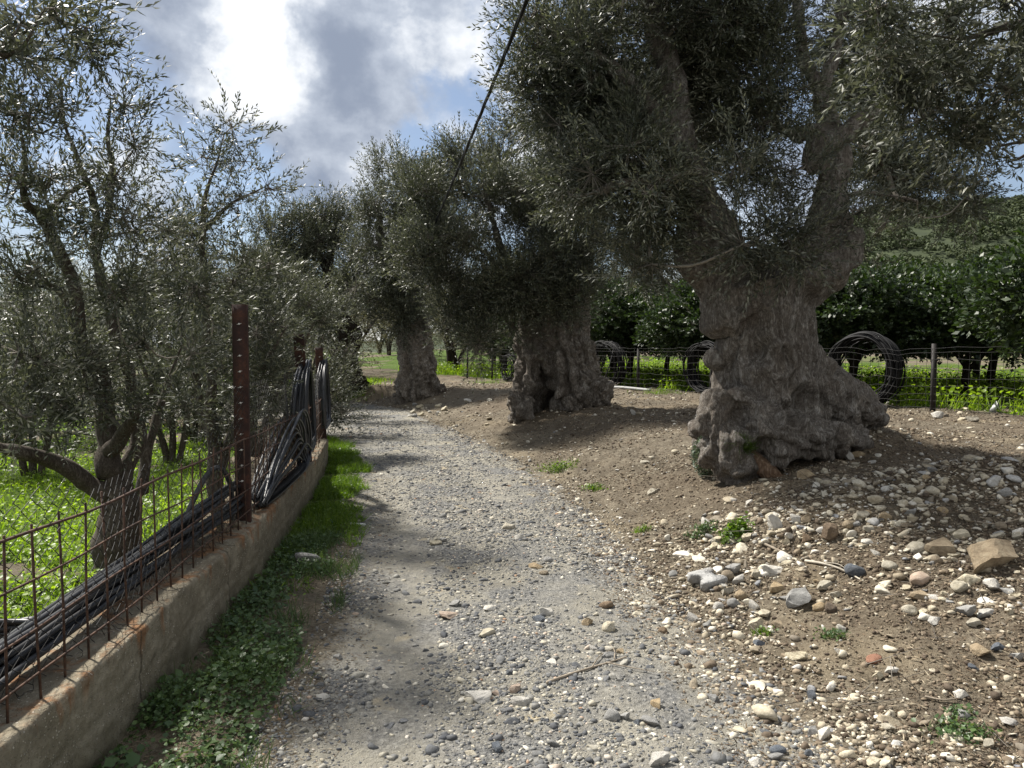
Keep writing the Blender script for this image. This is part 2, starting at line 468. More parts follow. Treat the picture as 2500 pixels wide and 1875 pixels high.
def m_wall(N, b, nt):
    p = pos(N)
    v = N.n('ShaderNodeTexVoronoi'); N.put(v.inputs['Vector'], p); v.inputs['Scale'].default_value = 74
    v2 = N.n('ShaderNodeTexVoronoi'); N.put(v2.inputs['Vector'], p); v2.inputs['Scale'].default_value = 120
    n1 = N.noise(p, 3.5, 6, .65); n2 = N.noise(p, 26, 5, .7); n3 = N.noise(p, 1.3, 3, .6)
    base = N.ramp(N.math('ADD', N.math('MULTIPLY', n1, .6), N.math('MULTIPLY', n2, .4)), [(0.3, (0.085, 0.072, 0.052)), (0.5, (0.19, 0.165, 0.12)), (0.7, (0.34, 0.305, 0.235))])
    peb = N.sstep(v.outputs['Distance'], 0.36, 0.22)
    sel = N.sstep(v.outputs['Color'], 0.40, 0.5)
    expo = N.math('MULTIPLY', N.math('MULTIPLY', peb, sel), N.sstep(N.noise(p, 6, 5, .7), 0.42, 0.56))
    pc = N.ramp(v.outputs['Color'], [(0.45, (0.16, 0.135, 0.10)), (0.62, (0.40, 0.36, 0.285)), (0.85, (0.56, 0.52, 0.44))])
    col = N.mix(expo, base, pc)
    z = N.n('ShaderNodeSeparateXYZ'); N.put(z.inputs[0], p)
    mpz = N.n('ShaderNodeMapping'); N.put(mpz.inputs[0], p); mpz.inputs['Scale'].default_value = (1, 1, 0.16)
    streak = N.noise(mpz.outputs[0], 9.0, 4, .6)
    rz = N.math('SUBTRACT', N.math('MULTIPLY', N.sstep(z.outputs[2], 0.10, 0.40), 0.36), 0.31)
    rust = N.sstep(N.math('ADD', streak, rz), 0.50, 0.68, 0, .75)
    col = N.mix(rust, col, N.ramp(n2, [(0.3, (0.11, 0.042, 0.016)), (0.7, (0.30, 0.145, 0.06))]))
    low = N.math('MULTIPLY', N.sstep(z.outputs[2], 0.22, 0.0), N.sstep(n3, .35, .6))
    col = N.mix(N.math('MULTIPLY', low, 0.7), col, (0.085, 0.078, 0.045, 1))
    N.put(b.inputs['Base Color'], col)
    jt = N.math('ABSOLUTE', N.math('SUBTRACT', N.math('FRACT', N.math('ADD', N.math('DIVIDE', z.outputs[1], 1.22), N.math('MULTIPLY', n2, .02))), 0.5))
    jl = N.math('MULTIPLY', N.sstep(jt, .012, .002), N.sstep(n1, .35, .5))
    col = N.mix(N.math('MULTIPLY', jl, .7), col, (0.05, 0.042, 0.03, 1))
    N.put(b.inputs['Base Color'], col)
    b.inputs['Roughness'].default_value = 0.93
    b.inputs['Specular IOR Level'].default_value = 0.15
    h = N.math('ADD', N.math('MULTIPLY', n2, 0.7), N.math('MULTIPLY', expo, 0.6))
    h = N.math('ADD', h, N.math('MULTIPLY', N.sstep(v2.outputs['Distance'], .4, .1), .15))
    bump(N, b, h, 0.9, 0.012)
material('aggregate_concrete', m_wall)

def m_rust(N, b, nt):
    p = pos(N)
    n1 = N.noise(p, 9, 5, .65); n2 = N.noise(p, 60, 4, .7)
    col = N.ramp(N.math('ADD', N.math('MULTIPLY', n1, .7), N.math('MULTIPLY', n2, .3)), [(0.3, (0.012, 0.008, 0.007)), (0.5, (0.030, 0.013, 0.010)), (0.68, (0.085, 0.033, 0.018))])
    N.put(b.inputs['Base Color'], col)
    b.inputs['Roughness'].default_value = 0.75
    bump(N, b, n2, 0.4, 0.004)
material('rusty_steel', m_rust)
def m_wire(N, b, nt):
    n1 = N.noise(pos(N), 30, 3, .6)
    N.put(b.inputs['Base Color'], N.ramp(n1, [(0.35, (0.03, 0.018, 0.014)), (0.65, (0.10, 0.055, 0.035))]))
    b.inputs['Roughness'].default_value = 0.8
material('rusty_wire', m_wire)
def m_hill(N, b, nt):
    N.put(b.inputs['Base Color'], N.ramp(N.noise(pos(N), .12, 5, .65), [(.35, (.025, .035, .016)), (.6, (.045, .058, .026)), (.8, (.09, .09, .06))]))
    b.inputs['Roughness'].default_value = 1
material('hill_scrub', m_hill)
def plain(name, c, rough, spec=0.4, metal=0.0):
    def fn(N, b, nt):
        n = N.noise(pos(N), 25, 4, .6)
        N.put(b.inputs['Base Color'], N.mix(N.sstep(n, .3, .7), c4([x * 0.75 for x in c]), c4([x * 1.2 for x in c])))
        b.inputs['Roughness'].default_value = rough
        b.inputs['Specular IOR Level'].default_value = spec
        b.inputs['Metallic'].default_value = metal
    material(name, fn)
plain('black_hose', (0.020, 0.021, 0.024), 0.40, 0.5)
plain('dusty_hose', (0.009, 0.009, 0.010), 0.65, 0.25)
plain('thin_wire', (0.16, 0.14, 0.12), 0.6)
plain('dark_wire', (0.022, 0.021, 0.02), 0.6)
plain('black_cable', (0.012, 0.012, 0.013), 0.6)
plain('dark_post', (0.022, 0.019, 0.017), 0.7)
plain('zinc', (0.45, 0.43, 0.40), 0.45, 0.5)
plain('twig', (0.26, 0.22, 0.17), 0.8, 0.2)
plain('pale_twig', (0.42, 0.38, 0.31), 0.8, 0.2)
plain('white_plastic', (0.75, 0.76, 0.76), 0.5)
plain('blue_plastic', (0.02, 0.06, 0.35), 0.4)
plain('grey_pipe', (0.28, 0.28, 0.27), 0.6)
def m_olive_twig(N, b, nt):
    N.put(b.inputs['Base Color'], N.mix(island(N), (0.07, 0.06, 0.05, 1), (0.25, 0.225, 0.19, 1)))
    b.inputs['Roughness'].default_value = 0.85
material('olive_twig', m_olive_twig)

# ------------------------------------------------------------------ terrain
_ly = np.array([-8, 0, 2.7, 3.7, 5.07, 8, 11.2, 13.5, 15.5, 18, 60.]); _lx = np.array([-.9, -.9, -.91, -.93, -1.13, -1.75, -2.6, -3.6, -5.0, -12, -14.])
_ry = np.array([-8, 0, 2.7, 4.3, 6.2, 8, 11.2, 15, 18.6, 21, 22.5, 60.]); _rx = np.array([1.0, 1.0, 1.0, .80, .58, .38, -.45, -1.7, -2.9, -4.6, -12, -14.])
_wy = np.array([-8, 0, 2.73, 4.93, 7.87, 10, 12, 14.5, 18, 60.]); _wx = np.array([-1.42, -1.44, -1.535, -1.697, -2.10, -2.50, -3.3, -5, -10, -60.])
def path_l(y): return np.interp(y, _ly, _lx)
def path_r(y): return np.interp(y, _ry, _rx)
def wall_x(y): return np.interp(y, _wy, _wx)
def height(x, y, noise=True):
    x = np.asarray(x, float); y = np.asarray(y, float)
    t = np.maximum(x - path_r(y), 0)
    wob = 0.35 * np.sin(y * 0.9 + 1) + 0.2 * np.sin(y * 2.3)
    z = 0.46 * sstep(t + wob * 0.3 * sstep(t, 0, 1), 0.0, 2.7)
    z = z + 0.18 * np.exp(-(((y - 5.35 + 0.12 * (x - 2)) / 0.55) ** 2)) * sstep(x, 1.0, 2.6) * sstep(-x, -9, -5)
    z = z + 0.10 * np.exp(-(((x - 3.3) / 0.7) ** 2 + ((y - 5.2) / 0.6) ** 2))
    z = z - 0.13 * sstep(-y, -4.9, -2.8) * sstep(t, 0.3, 2.0)
    z = z + 0.24 * np.exp(-(((x - 3.7) / 1.15) ** 2 + ((y - 8.5) / .95) ** 2))
    # ground dips behind the wall, rises slowly far away
    w = wall_x(y)
    z = z - 0.10 * sstep(w - 0.25 - x, 0.0, 0.3) * sstep(-y, -30, -12)
    far = np.sqrt(x ** 2 + y ** 2)
    z = z + 0.9 * sstep(far, 24, 90)
    z = z - 0.015 * np.exp(-(((x - path_l(y) - 0.45) / 0.22) ** 2)) * sstep(-y, -20, -12)
    if noise:
        P = np.stack([x.ravel(), y.ravel(), 0 * x.ravel()], -1)
        inpath = sstep(t, 0.0, 0.6).ravel()
        n = 0.035 * fbm(P * 0.9, 3, 3) * (0.3 + inpath) + 0.034 * fbm(P * 3.7, 3, 5) * (0.25 + inpath) + 0.016 * fbm(P * 11, 2, 9) * (0.4 + inpath)
        z = z + n.reshape(z.shape)
    return z
def G(u, v):
    """point of the terrain seen at photograph pixel (u, v)"""
    r = ray(u, v)
    t = np.concatenate([np.arange(1.5, 30, 0.02), np.arange(30, 120, 0.25)])
    P = r[None] * t[:, None] + np.array([0, 0, EYE])
    h = height(P[:, 0], P[:, 1])
    i = np.argmax(P[:, 2] < h)
    if P[i, 2] >= h[i]: i = len(t) - 1
    return np.array([P[i, 0], P[i, 1], h[i]])
def onground(x, y): return float(height(np.array([x]), np.array([y]))[0])

def green_mask(x, y):
    P = np.stack([x, y, 0 * x], -1)
    n = fbm(P * 0.8, 3, 21)
    g = sstep(wall_x(y) - 0.9 - x, 0.0, 0.6) * sstep(-y, -24, -19) * sstep(0.45 + n, 0, .35)                 # meadow behind the wall
    fence = (x - 7.15) * 0.853 + (y - 12.5) * 0.522                                                          # distance behind the right fence
    g = np.maximum(g, sstep(fence, 0.25, 0.8) * sstep(0.35 + n, 0, .4) * sstep(-fence, -34, -22))
    verge = (x - wall_x(y) < 0.75 + .2 * n) & (x > wall_x(y)) & (y > 4.6)
    g = np.maximum(g, np.where(verge, sstep(y + n, 4.6, 6.5) * sstep(0.55 + .25 * n - (x - wall_x(y)), 0, .3), 0))
    g = np.maximum(g, .5 * sstep(np.sqrt(x * x + y * y), 24, 30) * sstep(n + .3, -.2, .4))
    g = np.maximum(g, sstep(y, 18.5, 20.5) * sstep(-y, -27, -23) * sstep(-x, 3.6, 4.8) * sstep(x - path_r(y), 0.2, 0.8))
    return g

def terrain_grid():
    ys = np.concatenate([np.arange(-6, 1.6, .35), np.arange(1.6, 9, 0.04), 9 + np.cumsum(0.04 * 1.012 ** np.arange(170))])
    ys = np.concatenate([ys, ys[-1] + np.cumsum(0.4 * 1.13 ** np.arange(48))])
    xs = np.concatenate([np.arange(-3.2, 7, 0.045)])
    e1 = np.cumsum(0.05 * 1.10 ** np.arange(75))
    e2 = np.cumsum(0.05 * 1.10 ** np.arange(75))
    xs = np.concatenate([(-3.2 - e1)[::-1], xs, xs[-1] + e2])
    return xs, ys
def build_terrain():
    xs, ys = terrain_grid()
    X, Y = np.meshgrid(xs, ys)
    Z = height(X, Y)
    V = np.stack([X.ravel(), Y.ravel(), Z.ravel()], -1)
    nx, ny = len(xs), len(ys)
    j = np.arange(nx - 1)[None]; i = (np.arange(ny - 1) * nx)[:, None]
    q = np.stack([i + j, i + j + 1, i + nx + j + 1, i + nx + j], -1).reshape(-1, 4)
    m = MB(); m.add(V, q)
    o = m.build('ground', MATS['ground'], smooth=True)
    tag(o, 'stony brown earth bank and meadow on both sides of the track', kind='structure')
    def attrs(o, V):
        x, y = V[:, 0], V[:, 1]
        pm = np.minimum(sstep(x - path_l(y), -0.25, 0.35), sstep(path_r(y) - x, -0.55, 0.35)) * (y < 24)
        hu = sstep(0.5 + 1.2 * fbm(np.stack([x, y, 0 * x], -1) * 0.7, 3, 33), 0.1, 0.9) * sstep(x - path_r(y), 0.2, 1.6) * 0.55
        hu = np.maximum(hu, np.exp(-(((y - 5.5 + 0.12 * (x - 2)) / 0.6) ** 2)) * sstep(x, 1.2, 2.4) * .95)
        hu = np.maximum(hu, np.exp(-(((x - 3.9) / 1.6) ** 2 + ((y - 7.3) / 1.0) ** 2)) * .7)
        bw = (x < wall_x(y) - 0.25) & (x > wall_x(y) - 1.0)
        hu = np.where(bw, .8, hu)
        tt = (x - path_l(y)) / np.maximum(path_r(y) - path_l(y), .1)
        ru = (np.exp(-((tt - .23) / .10) ** 2) + .8 * np.exp(-((tt - .73) / .09) ** 2)) * (y < 16) * np.clip(.6 + fbm(np.stack([x, y * .5, 0 * x], -1) * 1.5, 2, 35), 0, 1)
        for nm, a in (('rut', ru), ('path', pm), ('green', green_mask(x, y)), ('humus', hu)):
            at = o.data.attributes.new(nm, 'FLOAT', 'POINT'); at.data.foreach_set('value', a.astype(np.float32))
    attrs(o, V)
    # the track: a sheet of its own lying 4 mm above the ground, fading into the bank at its edges
    yy = ys[(ys > -5.5) & (ys < 23)]
    k = 46
    s = np.linspace(0, 1, k)
    L = path_l(yy) - 0.12 + 0.07 * np.sin(yy * 3.1); R = path_r(yy) + 0.22 + 0.10 * np.sin(yy * 2.2 + 1)
    L = np.maximum(L, wall_x(yy) + 0.3)
    L = np.where(yy > 15, np.maximum(path_l(yy), -11), L)
    PX = L[:, None] + (R - L)[:, None] * s[None]; PY = np.repeat(yy[:, None], k, 1)
    PZ = height(PX, PY) + 0.004
    V2 = np.stack([PX.ravel(), PY.ravel(), PZ.ravel()], -1)
    j = np.arange(k - 1)[None]; i = (np.arange(len(yy) - 1) * k)[:, None]
    q = np.stack([i + j, i + j + 1, i + k + j + 1, i + k + j], -1).reshape(-1, 4)
    m = MB(); m.add(V2, q)
    o2 = m.build('path', MATS['ground'], smooth=True)
    tag(o2, 'pale gravel track curving away to the left', kind='structure')
    attrs(o2, V2)
build_terrain()
# ------------------------------------------------------------------ concrete wall with its fence
WALL_T = 0.30
def wall_top(y): return float(np.interp(y, [-4, 2, 5, 8, 10.5, 60], [.36, .365, .392, .36, .31, .28]))
def wall_at(y, inset=0.0):
    """plan point on the wall, inset metres in from its road face"""
    dy = 0.05
    t = np.array([wall_x(y + dy) - wall_x(y - dy), 2 * dy]); t /= np.linalg.norm(t)
    n = np.array([-t[1], t[0]])
    return np.array([wall_x(y), y]) + n * inset
def build_wall():
    ys = np.concatenate([np.arange(-2.0, 13.2, 0.028)])
    m = MB()
    prof = []
    nv = 34
    for y in ys:
        zt = wall_top(y)
        ring = []
        for k in range(nv):                                   # road face, bottom to top
            ring.append((0.012 * (1 - k / (nv - 1)), -0.25 + (zt + 0.25 - 0.012) * k / (nv - 1)))
        ring += [(0.006, zt - 0.004), (0.016, zt)]
        ring += [(0.016 + (WALL_T - 0.03) * k / 7, zt) for k in range(1, 7)]
        ring += [(WALL_T - 0.014, zt), (WALL_T, zt - 0.014)]
        ring += [(WALL_T, zt - 0.014 - (zt + 0.35) * k / 3) for k in range(1, 4)]
        p = np.array([np.append(wall_at(y, -a if False else a), z) for a, z in ring])
        prof.append(p)
    V = np.array(prof); n, k = V.shape[:2]
    P = V.reshape(-1, 3)
    d = 0.012 * fbm(P * 6, 3, 41) + 0.008 * fbm(P * 26, 2, 43) + .0035 * fbm(P * 70, 2, 45) - 0.009 * np.exp(-((P[:, 2] - .17 - .01 * np.sin(P[:, 1] * 2)) / .014) ** 2)
    chip = np.clip(fbm(P * np.array([5, 5, 9]), 4, 47) - 0.02, 0, 1)
    edge = np.zeros(k); edge[nv - 5:nv + 3] = [.12, .25, .45, .65, .85, 1, 1, .7]
    P = P.copy()
    P[:, 0] += d - 0.05 * chip * np.tile(edge, n)
    P[:, 2] += 0.5 * d - 0.06 * chip * np.tile(edge, n)
    j = np.arange(k - 1)[None]; i = (np.arange(n - 1) * k)[:, None]
    q = np.stack([i + j, i + k + j, i + k + j + 1, i + j + 1], -1).reshape(-1, 4)
    m.add(P, [q, np.array([list(range(k - 1, -1, -1))]), np.array([list(range((n - 1) * k, n * k))])])
    o = m.build('concrete_wall', MATS['aggregate_concrete'], smooth=True)
    tag(o, 'low rough concrete wall with rust stained top edge beside the gravel track', 'wall')
build_wall()

POSTS = [(-1.81, 4.91, 1.84, 0.094, 0.0), (-2.17, 7.75, 1.70, 0.105, -0.05), (-2.60, 10.1, 1.56, 0.10, -0.03)]
def fence_in(y):
    p = wall_at(y, 0.075)
    return p
def build_left_fence():
    root = empty('rusty_fence', (float(POSTS[0][0]), POSTS[0][1], wall_top(4.91)), 'rusty steel fence with tall posts and mesh standing on the low concrete wall', 'fence')
    for (x, y, zt, w, lean) in POSTS:
        zb = wall_top(y) - 0.06
        m = MB()
        a = math.atan2(wall_x(y + .3) - wall_x(y - .3), .6)
        c, s_ = math.cos(-a), math.sin(-a)
        R = np.array([[c, -s_, 0], [s_, c, 0], [0, 0, 1]])
        th = 0.006
        zc, hz = (zt + zb) / 2, (zt - zb) / 2
        # channel: web faces the viewer, two flanges behind
        nz = 24
        def slab(cx, cy, hx, hy):
            zz = np.linspace(-hz, hz, nz)
            ring = np.array([[-hx, -hy], [hx, -hy], [hx, hy], [-hx, hy]]) + np.array([cx, cy])
            V = np.array([[rx, ry, z] for z in zz for rx, ry in ring])
            V[:, 0] += lean * (V[:, 2] + hz) 
            V += 0.0015 * fbm(V * 30, 2, 5)[:, None]
            j = np.arange(4)[None]; i = (np.arange(nz - 1) * 4)[:, None]
            q = np.stack([i + j, i + (j + 1) % 4, i + 4 + (j + 1) % 4, i + 4 + j], -1).reshape(-1, 4)
            m.add(V @ R.T + np.array([x, y, zc]), [q, np.array([[3, 2, 1, 0]]), np.array([[4 * nz - 4, 4 * nz - 3, 4 * nz - 2, 4 * nz - 1]])])
        slab(0, 0, w / 2, th / 2)
        slab(-w / 2 + th / 2, th / 2 + 0.022, th / 2, 0.022)
        slab(w / 2 - th / 2, th / 2 + 0.022, th / 2, 0.022)
        po = m.build('post', MATS['rusty_steel'], root)
        k = 0
        z = zt - 0.13
        while z > zb + 0.3 and k < 12:
            b = MB()
            c0 = R @ np.array([lean * (z - zb), -th / 2 - 0.004, 0]) + np.array([x, y, z])
            D = R @ np.array([0, -1, 0.0])
            b.tube([c0 - D * 0.004, c0 + D * 0.006], [0.007, 0.007], 6)
            b.prisms([c0 + np.array([-0.016, 0, -.004])], [c0 + np.array([0.016, 0, 0.004]) + D * 0.004], 0.0022, 0.0022)
            b.build('wire_clip', MATS['zinc'], po)
            z -= 0.105; k += 1
    # welded rod mesh: rods every 16 cm
    rods = []
    y = 1.32
    while y < 10.6:
        rods.append(y); y += 0.16 if y < 4.9 else 0.145
    m = MB()
    for y in rods:
        p = fence_in(y)
        zb = wall_top(y) - 0.04; zt = 0.955 - 0.012 * max(y - 5, 0)
        j = RNG.normal(0, .006, 4)
        m.tube([[p[0] + j[0], p[1] + j[2], zb], [p[0] + j[3] * .5, p[1], (zb + zt) / 2], [p[0] + j[1], p[1] + j[3], zt + abs(j[1]) * 2]], 0.0046, 5)
    m.build('upright_rods', MATS['rusty_wire'], root)
    m = MB()
    for z in (0.94, 0.78, 0.62, 0.46):
        yy = np.arange(1.2, 10.7, 0.08)
        P = np.array([np.append(fence_in(y) + np.array([.009, 0]), z - 0.012 * max(y - 5, 0)) for y in yy])
        P[:, 2] += 0.006 * np.sin(yy * 5 + z * 30) + 0.006 * np.sin(yy * 2.1 + z * 11)
        m.tube(P, 0.0045 if z < .9 else 0.0062, 5)
    m.build('rod_rails', MATS['rusty_wire'], root)
    # loose diamond wire netting tied behind the rods
    m = MB()
    cw = 0.075
    cols = np.arange(1.25, 10.4, cw / 2)
    def pt(y, z):
        p = wall_at(y, 0.105 + 0.04 * math.sin(y * 1.9) * (z - .35) + 0.02 * math.sin(y * 5 + z * 4))
        return [p[0], p[1], z]
    def top(y): return float(np.interp(y, [1.2, 2.2, 3.2, 4.3, 4.9, 6, 7.7, 9, 10.4], [1.12, 1.16, 1.05, 1.13, 1.45, 1.30, 1.42, 1.25, 1.35]))
    A, B = [], []
    for i, y in enumerate(cols[:-1]):
        nz = int((top(y) - 0.44) / cw)
        for k in range(nz):
            z0 = 0.42 + k * cw + (cw / 2 if i % 2 else 0)
            # each cell: two slanted strands and a short twist
            jit = lambda: RNG.normal(0, .0035)
            a = pt(y, z0 + jit()); b1 = pt(y + cw / 2 + jit(), z0 + cw * .38 + jit()); b2 = pt(y + cw / 2 + jit(), z0 - cw * .38 + jit())
            A += [a, a]; B += [b1, b2]
    m.prisms(A, B, 0.0017, 0.0017)
    m.build('wire_netting', MATS['dark_wire'], root)
    m = MB()
    for k in range(46):                                        # broken ends of netting curling over the wall top
        y = RNG.uniform(1.4, 5.0); p = wall_at(y, RNG.uniform(.05, .14)); z = RNG.uniform(.42, .5)
        P = [[p[0], p[1], z]]
        d = RNG.normal(0, 1, 3); d[2] = -abs(d[2])
        for s in range(5):
            d = d + RNG.normal(0, .9, 3); P.append(list(np.array(P[-1]) + norm(d) * 0.03))
        P = np.array(P); P[:, 2] = np.maximum(P[:, 2], wall_top(y) + .004)
        m.tube(spline(P, 10), 0.0013, 3, False)
    m.build('loose_wire', MATS['dark_wire'], root)
build_left_fence()

# ------------------------------------------------------------------ black irrigation hoses by the wall
def strands(center, n, rad, r_tube, seed, twist=0.9, npt=60, squash=(1, 1), k=6):
    """n tubes following a centre line, weaving inside a bundle of radius rad"""
    rng = np.random.default_rng(seed)
    C = spline(center, npt); m = MB()
    T = norm(np.gradient(C, axis=0))
    X = norm(np.cross(T, np.array([0, 0, 1.0]))); Y = np.cross(X, T)
    rad = np.interp(np.linspace(0, 1, npt), np.linspace(0, 1, len(np.atleast_1d(rad))), np.atleast_1d(rad)) if np.ndim(rad) else np.full(npt, rad)
    for i in range(n):
        a0 = rng.uniform(0, 6.28); r0 = math.sqrt(rng.uniform(0.02, 1)); tw = rng.normal(0, twist)
        t = np.linspace(0, 1, npt)
        a = a0 + tw * t + 0.35 * np.sin(t * rng.uniform(4, 9) + rng.uniform(0, 6))
        rr = rad * np.clip(r0 + 0.18 * np.sin(t * rng.uniform(3, 8) + rng.uniform(0, 6)), 0, 1.1)
        P = C + X * (np.cos(a) * rr * squash[0])[:, None] + Y * (np.sin(a) * rr * squash[1])[:, None]
        m.tube(P, r_tube, k)
    return m
def zfloor(m, f):
    for v in m.V:
        v[:, 2] = np.maximum(v[:, 2], f(v) + RNG.random() ** 2 * .06)
wt = lambda v: np.where(v[:, 0] > wall_x(v[:, 1]) - WALL_T, np.interp(v[:, 1], [-4, 2, 5, 8, 10.5], [.36, .365, .392, .36, .31]) + .004, -1.0)
def build_hoses():
    g = 'black irrigation hose bundles along the low wall'
    pts = [W(-260, 1840, 2.0), W(-60, 1662, 2.35), W(60, 1575, 2.62), W(180, 1490, 2.95), W(300, 1405, 3.4), W(400, 1332, 3.9), W(480, 1270, 4.35), W(545, 1225, 4.75), W(590, 1195, 5.1)]
    m = strands(pts, 22, [.085, .085, .08, .078, .085, .10, .11, .085], 0.0125, 3, 1.1, 90, (1, .85), 8)
    zfloor(m, wt)
    tag(m.build('hose_bundle', MATS['black_hose'], smooth=True, loc=tuple(pts[3])), 'long straight bundle of thick black hoses lying on the wall behind the mesh', 'hose bundle', g)
    pts = [W(455, 1262, 4.4), W(475, 1215, 4.5), W(505, 1160, 4.6), W(535, 1142, 4.65), W(560, 1175, 4.75), W(567, 1230, 4.8), W(566, 1290, 4.8)]
    m = MB(); m.tube(spline(pts, 40), 0.017, 8)
    tag(m.build('hose', MATS['black_hose'], smooth=True, loc=tuple(pts[0])), 'single thick black hose arching up beside the nearest rusty post', 'hose')
    # coil at the far left bottom
    m = MB()
    c = W(40, 1590, 2.95)
    for i in range(9):
        a = np.linspace(0, 2 * np.pi, 60)
        r = 0.30 + 0.05 * RNG.normal()
        P = np.stack([c[0] - .12 + (r + .02 * np.sin(3 * a + i)) * np.cos(a) * .8, c[1] - 0.02 + r * np.sin(a) * 0.95, c[2] - .08 + 0.017 * i + 0.015 * np.sin(a * 2 + i)], -1)
        m.tube(P, 0.0125, 7, False)
    tag(m.build('hose_coil', MATS['black_hose'], smooth=True, loc=tuple(c)), 'flat coil of black hose lying behind the wall at the lower left edge', 'hose coil', 'coils of black irrigation hose')
    # coil draped over the second post
    def hang(x0, y0, ztop, zlow, n, seed, spread, front, back, r=0.0105, skew=(0.02, 0)):
        rng = np.random.default_rng(seed); m = MB()
        for i in range(n):
            q = rng.uniform(-1, 1); lat = rng.uniform(-1, 1); dz = rng.normal(0, .035)
            f = front * (0.55 + 0.5 * rng.random()); b_ = back * (0.5 + 0.6 * rng.random())
            xo = lat * spread
            zl = zlow + rng.uniform(0, .12); zt = ztop + dz - 0.03 * abs(q)
            s = -0.14                                             # the wall runs away to the left
            P = [[x0 + xo + 0.3 * f * 0.55, y0 - f, zl], [x0 + xo * 1.1 + .3 * f * .5, y0 - f * 1.02, zl + (zt - zl) * .35], [x0 + xo + .3 * f * .33, y0 - f * .72, zl + (zt - zl) * .75],
                 [x0 + xo * .8 + .02, y0 - f * .25, zt - .03], [x0 + xo * .6, y0 + .02, zt], [x0 + xo * .8 - .03, y0 + b_ * .5, zt - .06], [x0 + xo - .05, y0 + b_, zl + (zt - zl) * .6], [x0 + xo - .03, y0 + b_ * .9, zl + .15],
                 [x0 + xo * .7 + .02, y0 + b_ * .2, zl], [x0 + xo + .3 * f * .55, y0 - f * .9, zl - .02]]
            m.tube(spline(P, 48), r, 6)
        return m
    m = hang(-2.20, 7.93, 1.40, .50, 22, 11, .06, .85, .30)
    zfloor(m, wt)
    tag(m.build('hose_coil', MATS['black_hose'], smooth=True, loc=(-2.20, 7.93, .4)), 'tall coil of black hose hung over the middle rusty post', 'hose coil', 'coils of black irrigation hose')
    m = hang(-2.60, 10.2, 1.38, .5, 15, 12, .055, .6, .3)
    zfloor(m, wt)
    tag(m.build('hose_coil', MATS['black_hose'], smooth=True, loc=(-2.6, 10.2, .4)), 'narrow coil of black hose hung over the farthest rusty post of the wall', 'hose coil', 'coils of black irrigation hose')
    rng = np.random.default_rng(5); m = MB()
    for i in range(22):
        xo = rng.uniform(-.09, .07); pk = rng.uniform(.55, .98); yo = rng.uniform(-.25, .25)
        P = [[-1.82 + xo, 5.15 + .1 * rng.random(), .43 + .06 * rng.random()], [-1.88 + xo, 5.7 + yo * .5, .43 + (pk - .43) * .45], [-1.95 + xo, 6.35 + yo, pk * .93], [-2.0 + xo, 6.75 + yo, pk], [-2.05 + xo, 7.1 + yo, pk * .85], [-2.08 + xo, 7.25 + yo, .55], [-2.02 + xo, 7.0, .42], [-1.9 + xo, 6.0, .41], [-1.84 + xo, 5.3, .41]]
        m.tube(spline(P, 44), 0.0105, 6)
    zfloor(m, wt)
    tag(m.build('hose_coil', MATS['black_hose'], smooth=True, loc=(-1.95, 6.4, .4)), 'slumped shining heap of black hose coils between the first and middle rusty posts', 'hose coil', 'coils of black irrigation hose')
    # pipe on the meadow, pipe by the right fence
    P = [G(u, v) + np.array([0, 0, .02]) for u, v in ((-60, 1500), (60, 1462), (150, 1440), (235, 1415), (300, 1392))]
    m = MB(); m.tube(spline(P, 30), 0.013, 7)
    tag(m.build('water_pipe', MATS['black_hose'], smooth=True, loc=tuple(P[1])), 'thin black water pipe lying in the meadow grass behind the wall', 'pipe')
build_hoses()

